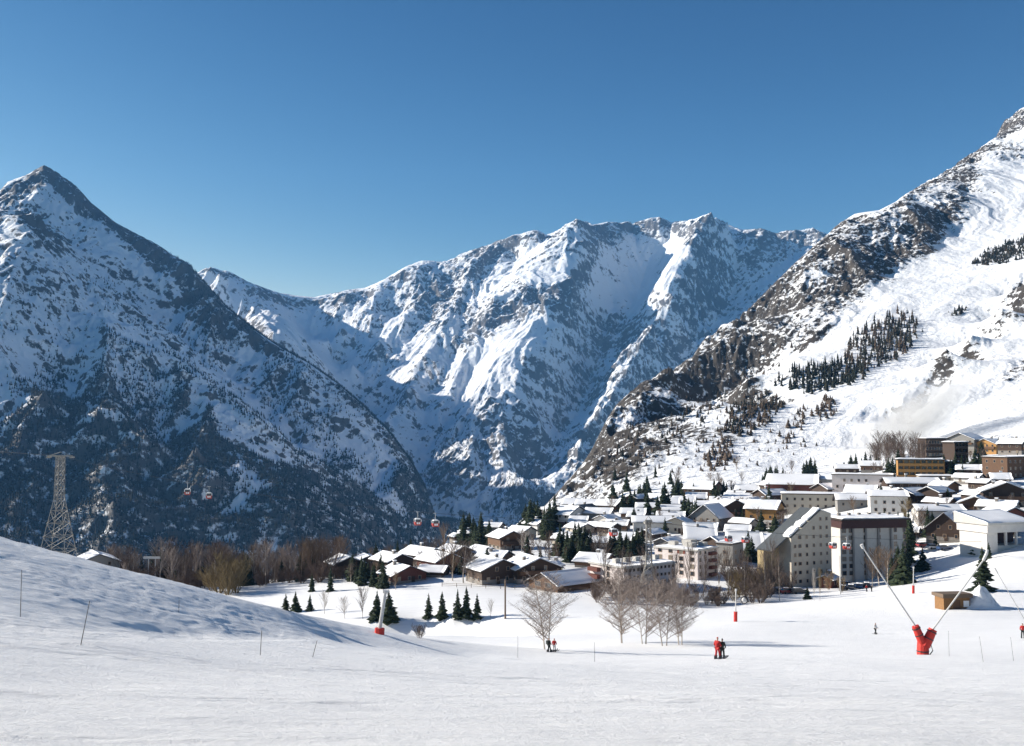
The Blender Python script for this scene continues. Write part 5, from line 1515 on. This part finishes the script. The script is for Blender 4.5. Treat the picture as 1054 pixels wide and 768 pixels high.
def gondola(p, label, rz):
    root = empty('gondola_cabin', p, rz)
    if p.x > 40: root.scale = (0.82, 0.82, 0.82)
    tag(root, label, 'gondola', 'red gondola cabins')
    w, d, h = 0.92, 0.85, 1.9
    b = MB()
    b.tube([(0, 0, 0.1), (0, 0.0, -1.0), (0.0, 0, -1.7)], 0.06, 5); b.box(-0.5, 0.5, -0.08, 0.08, -0.05, 0.12)
    b.build('hanger', MX_['whitepaint'], root)
    z0 = -1.75 - h
    prof = [(-w * 0.8, z0), (w * 0.8, z0), (w, z0 + 0.5), (w * 0.98, z0 + 0.95), (-w * 0.98, z0 + 0.95), (-w, z0 + 0.5)]
    MB().prism(prof, 'y', -d, d).build('body', MX_['cabin'], root)
    prof2 = [(-w * 0.95, z0 + 0.955), (w * 0.95, z0 + 0.955), (w * 0.82, z0 + h - 0.25), (-w * 0.82, z0 + h - 0.25)]
    MB().prism(prof2, 'y', -d + 0.05, d - 0.05).build('window_band', MT['glass'], root)
    MB().prism([(-w * 0.85, z0 + h - 0.245), (w * 0.85, z0 + h - 0.245), (w * 0.6, z0 + h), (-w * 0.6, z0 + h)], 'y', -d, d).build('roof', MX_['cabinwhite'], root)
    for sx in (-1, 1):
        for sy in (-1, 1):
            MB().box(sx * w * 0.93 - 0.09, sx * w * 0.93 + 0.09, sy * d * 0.96 - 0.06, sy * d * 0.96 + 0.06, z0 + 0.96, z0 + h - 0.25).build('corner_post', MX_['cabinwhite'], root)
    b = MB().box(-w * 0.5, -w * 0.05, -d - 0.06, -d - 0.003, z0 + 0.35, z0 + 0.85).box(w * 0.1, w * 0.55, -d - 0.06, -d - 0.003, z0 + 0.35, z0 + 0.85)
    b.build('ski_rack', MX_['cabinwhite'], root)
def t_at(a, b, px):
    k = (px - 527) / F
    return (k * a.y - a.x) / ((b.x - a.x) - k * (b.y - a.y))
for a, b, c, px, lb in ((A3, B3, 5.0, 196, "red gondola cabin farthest left, first of the pair nearest the tall tower"), (A3, B3, 5.0, 218, "red and white gondola cabin, second of the pair nearest the tall tower"),
                        (A3, B3, 5.0, 431, "red gondola cabin above the ridge trees, left one of the middle pair"), (A3, B3, 5.0, 449, "red gondola cabin above the ridge trees, right one of the middle pair"),
                        (A3, B3, 5.0, 630, "single red gondola cabin just left of the slender pylon"),
                        (B3, E3, 1.0, 747, "red gondola cabin before the white roof, left one of the pair"), (B3, E3, 1.0, 764, "red gondola cabin before the white roof, right one of the pair"),
                        (B3, E3, 1.0, 853, "red gondola cabin hanging in front of the beige eight-storey block"), (B3, E3, 1.0, 867, "red gondola cabin hanging in front of the concrete block's left windows")):
    gondola(sagpt(a, b, t_at(a, b, px), c) + off, lb, 0.3)

# ---- snow lances
def lance_pair():
    base = at(950, 674)
    s = base.y / F
    root = empty('snow_lance', base)
    tag(root, "twin snow lances rising in a V from one thick red padded base", 'snow lance')
    def pt(px, py, dy=0.0): return ((px - 950) * s, dy, (674 - py) * s)
    MB().tube([(0, 0, -0.6), (0, 0, 0.25), (0.02, 0, 9 * s), (-0.05, 0, 16 * s)], [0.56, 0.56, 0.55, 0.42], 12).build('base', MX_['redpaint'], root)
    for a_, b_, r_ in ((pt(949, 661, -0.1), pt(942.5, 645, -0.1), 0.40), (pt(951.5, 665, -0.2), pt(960, 648, -0.2), 0.46)):
        va, vb = Vector(a_), Vector(b_)
        sl_ = MB().tube([va, va.lerp(vb, 0.5), vb], [r_, r_ * 0.98, r_ * 0.86], 12).build('sleeve', MX_['redpaint'], root)
        bd = MB()
        for t_ in (0.45, 0.85): bd.tube([va.lerp(vb, t_ - 0.03), va.lerp(vb, t_ + 0.03)], r_ * 1.03, 12)
        bd.build('strap', MT['darkmetal'], sl_)
    MB().tube([(0.5, -0.3, 0.02), (0.75, -0.5, 0.5), (0.55, -0.55, 1.1), (0.2, -0.5, 1.3)], 0.05, 6).build('hose', MX_['tyre'], root)
    MB().tube([(0, 0, 0.3), (0, 0, 0.42)], 0.575, 12).build('strap', MT['darkmetal'], root)
    l1 = MB().tube([pt(942.5, 645, -0.1), pt(891, 566, -0.1)], [0.085, 0.06], 8).build('lance', MX_['whitepaint'], root)
    MB().tube([pt(891.4, 566.8, -0.1), pt(889.5, 563, -0.1)], [0.15, 0.17], 8).build('nozzle_head', MX_['whitepaint'], l1)
    l2 = MB().tube([pt(960, 648, -0.2), pt(1013.5, 578, -0.2)], [0.085, 0.07], 8).build('lance', MX_['whitepaint'], root)
    MB().tube([pt(1013, 578.8, -0.2), pt(1016.5, 572, -0.2), pt(1017.5, 568, -0.2)], [0.14, 0.15, 0.12], 8).build('nozzle_head', MX_['whitepaint'], l2)
lance_pair()
def lance(px, py, tx, ty, redh, label, r=0.09, d=None, redw=0.3):
    base = on(px, d) if d else at(px, py)
    s = base.y / F
    root = empty('snow_lance', base)
    tag(root, label, 'snow lance')
    dx, dz = (tx - px) * s, (py - ty) * s
    t = redh / math.hypot(tx - px, py - ty)
    MB().tube([(0, 0, -0.6), (dx * t, 0, dz * t)], redw, 8).build('padding', MX_['redpaint'], root)
    l = MB().tube([(dx * t, 0, dz * t), (dx * 0.94, 0, dz * 0.94)], [r, r * 0.75], 8).build('lance', MX_['whitepaint'], root)
    MB().tube([(dx * 0.935, 0, dz * 0.935), (dx, 0, dz)], [r * 1.5, r * 1.7], 8).build('nozzle_head', MX_['whitepaint'], l)
    return root, s
lance(390, 653, 396.5, 609, 6, "single pale snow lance with a red foot beside the spruce pair", 0.17, redw=0.42)
lance(940, 611, 941, 584, 8, "distant snow lance with a red foot near the lone dark spruce", 0.12, redw=0.3)
lance(1074, 672, 1027, 587, 10, "thin snow lance leaning in from the right edge of the photo", 0.05)
def fan():
    root, s = lance(757, 640, 758, 607, 10, "snow fan on a pole with a red foot and ringed turbine", 0.12, redw=0.34)
    root.name = 'snow_fan'; root['category'] = 'snow fan'
    MB().tube([(0.6 * s, 0, 20 * s), (8 * s, 0, 19 * s)], 0.08, 6).build('arm', MX_['whitepaint'], root)
    b = MB()
    for k in range(16):
        a0, a1 = k * 6.283 / 16, (k + 1) * 6.283 / 16
        b.tube([(9 * s + 0.62 * math.cos(a0), -0.3, 22 * s + 0.62 * math.sin(a0)), (9 * s + 0.62 * math.cos(a1), -0.3, 22 * s + 0.62 * math.sin(a1))], 0.1, 5)
    b.build('fan_ring', MT['darkmetal'], root)
    MB().tube([(9 * s, -0.6, 22 * s), (9 * s, 0.5, 22 * s)], [0.3, 0.38], 10).build('turbine', MX_['whitepaint'], root)
    MB().tube([(9 * s, -0.1, 22 * s - 0.6), (9 * s, 0, 18 * s)], 0.12, 6).build('bracket', MX_['whitepaint'], root)
fan()

# ---- poles and stakes
def pole(px, py, top, r, m, label, name='pole', lean=0, cat='pole', group=None, d=None):
    b = on(px, d) if d else at(px, py)
    s = b.y / F
    o = MB().tube([(0, 0, -0.6), (lean * s, 0, (py - top) * s)], [r, r * 0.75], 7).build(name, MX_[m])
    o.location = b
    tag(o, label, cat, group)
pole(520, 637, 598, 0.22, 'wood', "lone brown wooden pole on the snow right of the spruce row", 'wooden_pole')
pole(865, 612, 573, 0.16, 'whitepaint', "white post in front of the concrete block's parked cars", 'white_post')
g = 'thin piste marker stakes'
for px, py, top, ln, lb in ((977, 676, 650, 0, "thin stake right of the twin snow lances, left one of three"), (1013, 682, 656, -4, "thin stake right of the twin snow lances, middle one of three"), (1044, 681, 657, -3, "thin stake right of the twin snow lances, right one of three"),
                            (533, 678, 654, 0, "thin marker stake left of the lone birch's foot"), (612, 682, 662, 0, "thin marker stake between the lone birch and the birch group"),
                            (21, 632, 588, 0, "tall marker stake on the snow bank, farthest left"), (80, 664, 620, 11, "leaning marker stake at the foot of the snow bank, longest"), (184, 630, 616, 0, "short marker stake on the crest of the snow bank"),
                            (267, 676, 650, 2, "marker stake at the right foot of the snow bank, upright"), (318, 677, 660, 8, "marker stake at the right foot of the snow bank, leaning right"),
                            (552, 640, 612, 0, "thin stake right of the lone brown wooden pole")):
    pole(px, py, top, 0.016, 'stake', lb, 'marker_stake', ln, 'stake', g)
def tpole():
    base = on(158, 322); s = base.y / F
    root = empty('lift_gantry', base); tag(root, "pale two-legged lift gantry with a crossbar in front of the bare wood", 'lift gantry')
    for x in (-3, 4): MB().tube([(x * s, 0, -1), (x * s, 0, 26 * s)], 0.16, 6).build('leg', MX_['whitepaint'], root)
    MB().box(-8 * s, 9 * s, -0.3, 0.3, 26 * s + 0.01, 26 * s + 0.7).build('crossbar', MX_['whitepaint'], root)
tpole()
def fence():
    pts = [at(455 + 15 * k, 604 + 0.55 * k) for k in range(11)]
    root = empty('fence', pts[0]); tag(root, "low dark fence along the snow in front of the front chalets", 'fence')
    for p in pts: MB().box(p.x - pts[0].x - 0.07, p.x - pts[0].x + 0.07, p.y - pts[0].y - 0.07, p.y - pts[0].y + 0.07, p.z - pts[0].z - 0.4, p.z - pts[0].z + 1.1).build('post', MX_['wood'], root)
    for h in (0.5, 0.95):
        MB().tube([p - pts[0] + Vector((0, -0.1, h)) for p in pts], 0.05, 4).build('rail', MX_['wood'], root)
fence()

# ---- hut and snow heap
def hut():
    base = at(985, 627); s = base.y / F
    root = empty('wooden_hut', base, 0.12); tag(root, "small brown wooden hut with a flat dark roof beside the snow heap", 'hut')
    w, d, h = 14 * s, 1.6, 11.5 * s
    b = MB().box(-w, w, 0, 2 * d, -0.5, h)
    for k in range(9): b.box(-w - 0.03, w + 0.03, -0.04, -0.005, k * h / 9 + 0.02, (k + 0.86) * h / 9)
    b.build('wall', MX_['hutwood'], root)
    MB().prism([(-0.5, h + 0.003), (2 * d + 0.4, h + 0.003), (2 * d + 0.4, h + 0.6), (-0.5, h + 0.75)], 'x', -w - 0.4, w + 0.4).build('roof', MX_['wood'], root)
    MB().box(w - 1.3, w - 0.15, -0.1, -0.045, 0.35, 1.5).build('notice_board', MX_['cabinwhite'], root)
    MB().box(-w * 0.3, w * 0.25, -0.09, -0.045, 0.0, h * 0.8).build('shutter', MT['brown'], root)
hut()
def heap():
    base = at(1016, 627); s = base.y / F
    V = []; Fc = []
    nr, na = 14, 40
    for i in range(nr + 1):
        for k in range(na):
            r = i / nr; a = k * 6.283 / na
            z = (0.5 + 0.5 * math.cos(math.pi * r)) ** 0.8 * 19 * s * (1 + 0.12 * math.sin(3 * a + 1)) if r < 1 else -0.3
            V.append((math.cos(a) * r * 22 * s * (1 + 0.1 * math.sin(2 * a)), 2.5 + math.sin(a) * r * 3.4, z + 0.12 * RNG.normal() * (r < 0.9)))
    for i in range(nr):
        for k in range(na): Fc.append([i * na + k, i * na + (k + 1) % na, (i + 1) * na + (k + 1) % na, (i + 1) * na + k])
    o = mesh_np('snow_heap', V, [q[::-1] for q in Fc], MSNOW, smooth=True); o.location = base
    tag(o, "heap of ploughed snow right of the small wooden hut", 'snow heap')
heap()

# ---- parked cars
CARC = [mat('car_paint_%s' % n_, c, 0.3, 0.05, 1.0, spec=0.6) for n_, c in (('black', (0.02, 0.02, 0.025)), ('blue', (0.03, 0.06, 0.14)), ('grey', (0.12, 0.12, 0.13)), ('red', (0.25, 0.03, 0.03)), ('white', (0.6, 0.6, 0.6)))]
MBOOT = MT['glass']
def car(px, py, rz, c, label, d=None):
    loc = on(px, d) if d else at(px, py)
    root = empty('parked_car', loc, rz); tag(root, label, 'car', 'cars parked before the blocks')
    MB().prism([(-2.1, 0.3), (2.05, 0.3), (2.15, 0.62), (2.0, 0.82), (1.0, 0.92), (-1.95, 0.95), (-2.15, 0.7)], 'y', -0.82, 0.82).build('body', CARC[c], root)
    MB().prism([(-1.9, 0.955), (0.95, 0.925), (0.35, 1.36), (-1.5, 1.4)], 'y', -0.7, 0.7).build('window_band', MT['glass'], root)
    r = MB().prism([(-1.52, 1.403), (0.37, 1.363), (0.3, 1.42), (-1.4, 1.46)], 'y', -0.69, 0.69).build('roof', CARC[c], root)
    v, f_ = snow_slab(-1.45, 1.463, 0.3, 1.43, -0.62, 0.62, 0.16, (4, 4), int(px)); mesh_np('snow_layer', v, f_, MT['snow'], r, smooth=True)
    for sx in (-1.3, 1.3):
        for sy in (-0.84, 0.84):
            MB().tube([(sx, sy - 0.09, 0.3), (sx, sy + 0.09, 0.3)], 0.31, 12).build('wheel', MX_['tyre'], root)
for k, (px, py, rz, c, lb) in enumerate(((868, 608, 1.2, 0, "black parked car nearest the white post"), (876, 607, 1.25, 2, "grey parked car, second right of the white post"), (884, 606, 1.3, 1, "dark blue parked car under the left lance tip"),
                                          (892, 605, 1.3, 0, "black parked car at the right end of the row by the concrete block"), (872, 604, 0.2, 4, "white parked car close under the concrete block's wall"),
                                          (800, 611, 0.1, 2, "grey parked car before the thicket, left of the red lodge"), (812, 611, 0.15, 3, "red parked car before the thicket, left of the red lodge"), (823, 611, 0.1, 0, "black parked car beside the columnar poplars"),
                                          (950, 563, 0.3, 3, "red parked car on the snowy parking below the kiosk"), (961, 565, 0.2, 4, "white parked car on the snowy parking below the steep gabled house"), (972, 566, 0.2, 1, "blue parked car on the snowy parking, right one"))):
    car(px, py, rz, c, lb)

# ---- people
def skin_mesh(name, J, E, R, m, parent, lv=1):
    me = bpy.data.meshes.new(name); me.from_pydata(J, E, []); me.update()
    o = bpy.data.objects.new(name, me); COL.objects.link(o)
    if parent is not None: o.parent = parent
    sk = o.modifiers.new('skin', 'SKIN'); sk.use_smooth_shade = True
    lay = me.skin_vertices[0].data if len(me.skin_vertices) else None
    if lay is None:
        bpy.context.view_layer.objects.active = o
        me.skin_vertices.new() if hasattr(me.skin_vertices, 'new') else None
        lay = me.skin_vertices[0].data
    for i, r in enumerate(R):
        lay[i].radius = (r, r) if not hasattr(r, '__len__') else r
        lay[i].use_root = (i == 0)
    ss = o.modifiers.new('smooth', 'SUBSURF'); ss.levels = lv; ss.render_levels = lv
    me.materials.append(m)
    return o
def person(px, py, hpx, rz, jacket, trousers, hat, label, stride=0.16, arm=0.25, bagm=None, d=None, group=None, skis=True, skilabel=None):
    loc = on(px, d) if d else at(px, py)
    h = hpx * loc.y / F
    k = h / 1.78
    root = empty('person', loc, rz); root.scale = (k, k, k)
    tag(root, label, 'person', group)
    hip, sh = 0.92, 1.42
    kn = 0.5
    J = [(0, 0, hip), (0, 0.0, 1.12), (0, -0.01, 1.33), (0, -0.02, 1.50), (0, -0.03, 1.56), (0, -0.05, 1.67), (0, -0.04, 1.75),
         (-0.1, 0.0, 0.88), (-0.12, -0.06 - stride * 0.3, kn), (-0.13, 0.0 - stride, 0.09), (-0.13, -0.14 - stride, 0.04),
         (0.1, 0.0, 0.88), (0.12, -0.03, kn), (0.13, stride * 0.6, 0.09), (0.13, stride * 0.6 - 0.14, 0.04),
         (-0.19, -0.01, sh), (-0.27, -0.02, 1.15), (-0.25, -arm, 0.98), (-0.24, -arm - 0.08, 0.93),
         (0.19, -0.01, sh), (0.27, 0.02, 1.15), (0.25, -arm * 0.8, 0.97), (0.24, -arm * 0.8 - 0.08, 0.92)]
    E = [(0, 1), (1, 2), (2, 3), (3, 4), (4, 5), (5, 6), (0, 7), (7, 8), (8, 9), (9, 10), (0, 11), (11, 12), (12, 13), (13, 14), (2, 15), (15, 16), (16, 17), (17, 18), (2, 19), (19, 20), (20, 21), (21, 22)]
    R = [0.14, 0.13, 0.15, 0.06, 0.065, 0.105, 0.07, 0.09, 0.06, 0.045, 0.04, 0.09, 0.06, 0.045, 0.04, 0.07, 0.045, 0.035, 0.035, 0.07, 0.045, 0.035, 0.035]
    skin_mesh('body', J, E, R, MX_['skin'], root)
    q = lambda ids: [J[i] for i in ids]
    skin_mesh('trousers', [(0, 0, hip + 0.04)] + q([7, 8]) + [(J[9][0], J[9][1], 0.16)] + q([11, 12]) + [(J[13][0], J[13][1], 0.16)], [(0, 1), (1, 2), (2, 3), (0, 4), (4, 5), (5, 6)], [0.165, 0.115, 0.085, 0.085, 0.115, 0.085, 0.085], MX_[trousers], root)
    skin_mesh('jacket', q([2]) + [(0, 0, 1.1), (0, 0, 0.90)] + [(0, -0.015, 1.47)] + q([15, 16, 17, 19, 20, 21]), [(0, 1), (1, 2), (0, 3), (0, 4), (4, 5), (5, 6), (0, 7), (7, 8), (8, 9)], [0.19, 0.17, 0.185, 0.08, 0.10, 0.075, 0.06, 0.10, 0.075, 0.06], MX_[jacket], root)
    skin_mesh('hat', [(0, -0.035, 1.70), (0, -0.03, 1.785)], [(0, 1)], [0.115, 0.075], MX_[hat], root)
    for sx, jy in ((-0.13, J[9][1]), (0.13, J[13][1])):
        MB().box(sx - 0.06, sx + 0.06, jy - 0.2, jy + 0.1, 0.02, 0.3).build('boot', MT['darkmetal'], root)
    if bagm: MB().box(-0.17, 0.17, 0.14, 0.34, 1.02, 1.46).build('backpack', MX_[bagm], root)
    if skis:
        for sx, jy in ((-0.13, J[9][1]), (0.13, J[13][1])):
            v = Matrix.Rotation(rz, 4, 'Z') @ Vector((sx * k, (jy - 0.1) * k, 0))
            o = MB().prism([(-0.75, 0.0), (0.75, 0.0), (0.75, 0.02), (-0.75, 0.02), (-0.92, 0.1), (-0.94, 0.085)], 'x', -0.045, 0.045).build('ski', MT['darkmetal'])
            o.location = loc + v + Vector((0, 0, 0.01)); o.rotation_euler = (0, 0, rz)
            tag(o, skilabel or ('ski under the ' + label.split(' in ')[0]), 'ski', 'pairs of skis')
    return root
person(738.5, 678.5, 22, 2.4, 'redsuit', 'redsuit', 'redsuit', "skier in a full red suit standing close beside a dark clad one", 0.2, 0.3, skilabel="ski under the skier in the red suit")
person(743.5, 678.5, 20.5, 2.6, 'darksuit', 'darksuit', 'darksuit', "skier in dark clothes standing right of the red suited one", 0.05, 0.1, skilabel="ski under the dark clad skier of the pair")
person(565, 671.5, 14.5, 2.2, 'darksuit', 'darksuit', 'darksuit', "small skier in dark clothes with a backpack at the lone birch's foot", 0.2, 0.2, 'darksuit', skilabel="ski under the small dark skier at the lone birch")
person(570.5, 671.5, 13.5, 2.9, 'redsuit', 'palesuit', 'redsuit', "small skier in a red jacket and pale trousers beside the lone birch", 0.1, 0.25, skilabel="ski under the small red jacketed skier at the lone birch")
person(901, 653, 11.5, 0.6, 'palesuit', 'darksuit', 'greysuit', "lone distant skier in pale jacket and dark trousers crossing the piste", 0.22, 0.4, skilabel="ski under the lone distant skier")
person(1053, 657, 15, -0.6, 'redsuit', 'darksuit', 'darksuit', "skier in dark red cut off by the right edge of the photo", 0.15, 0.2, skilabel="ski under the skier at the right edge")
person(892, 609, 7, 0.3, 'redsuit', 'darksuit', 'darksuit', "tiny far person in a reddish jacket before the golden larches, left one", 0.1, 0.1, skis=False)
person(897, 609, 6.5, 0.5, 'darksuit', 'darksuit', 'darksuit', "tiny far person in dark clothes before the golden larches, right one", 0.1, 0.1, skis=False)
# ------------------------------------------------------------------ drifting snow mist at the foot of the ravine
def mist():
    m = bpy.data.materials.new('snow_mist'); m.use_nodes = True
    t = m.node_tree; L = t.links.new
    for n in list(t.nodes):
        if n.type != 'OUTPUT_MATERIAL': t.nodes.remove(n)
    out = [n for n in t.nodes if n.type == 'OUTPUT_MATERIAL'][0]
    v = t.nodes.new('ShaderNodeVolumeScatter'); v.inputs['Color'].default_value = (0.97, 0.97, 0.98, 1); v.inputs['Anisotropy'].default_value = 0.0
    tc = t.nodes.new('ShaderNodeTexCoord')
    ln = t.nodes.new('ShaderNodeVectorMath'); ln.operation = 'LENGTH'
    L(tc.outputs['Object'], ln.inputs[0])
    fo = t.nodes.new('ShaderNodeMapRange'); fo.inputs['From Min'].default_value = 0.98; fo.inputs['From Max'].default_value = 0.1; fo.interpolation_type = 'SMOOTHSTEP'
    L(ln.outputs['Value'], fo.inputs['Value'])
    nz = t.nodes.new('ShaderNodeTexNoise'); nz.inputs['Scale'].default_value = 2.2; nz.inputs['Detail'].default_value = 4
    L(tc.outputs['Object'], nz.inputs['Vector'])
    nr = t.nodes.new('ShaderNodeMapRange'); nr.inputs['From Min'].default_value = 0.32; nr.inputs['From Max'].default_value = 0.62
    L(nz.outputs[0], nr.inputs['Value'])
    a = t.nodes.new('ShaderNodeMath'); a.operation = 'MULTIPLY'; L(fo.outputs[0], a.inputs[0]); L(nr.outputs[0], a.inputs[1])
    b = t.nodes.new('ShaderNodeMath'); b.operation = 'MULTIPLY'; L(a.outputs[0], b.inputs[0]); b.inputs[1].default_value = 0.12
    L(b.outputs[0], v.inputs['Density']); L(v.outputs[0], out.inputs['Volume'])
    bm = bmesh.new(); bmesh.ops.create_icosphere(bm, subdivisions=3, radius=1.0)
    me = bpy.data.meshes.new('mist'); bm.to_mesh(me); bm.free(); me.materials.append(m)
    o = bpy.data.objects.new('mist', me); COL.objects.link(o)
    o.location = P(932, 440, 600)
    o.scale = (66, 34, 22)
    o.rotation_euler = (0, -0.62, 0)
    tag(o, kind='stuff')
mist()
# ------------------------------------------------------------------ air
def haze():
    m = bpy.data.materials.new('mountain_air')
    m.use_nodes = True
    t = m.node_tree
    for n in list(t.nodes):
        if n.type != 'OUTPUT_MATERIAL': t.nodes.remove(n)
    out = [n for n in t.nodes if n.type == 'OUTPUT_MATERIAL'][0]
    v = t.nodes.new('ShaderNodeVolumePrincipled')
    v.inputs['Color'].default_value = (0.2, 0.52, 1.0, 1)
    v.inputs['Density'].default_value = HAZE_D
    v.inputs['Anisotropy'].default_value = 0.0
    t.links.new(v.outputs[0], out.inputs['Volume'])
    b = MB().box(-9500, 9500, -400, 9800, -900, 2600)
    o = b.build('haze', m)
    tag(o, kind='stuff')
HAZE_D = 3.0e-5
haze()
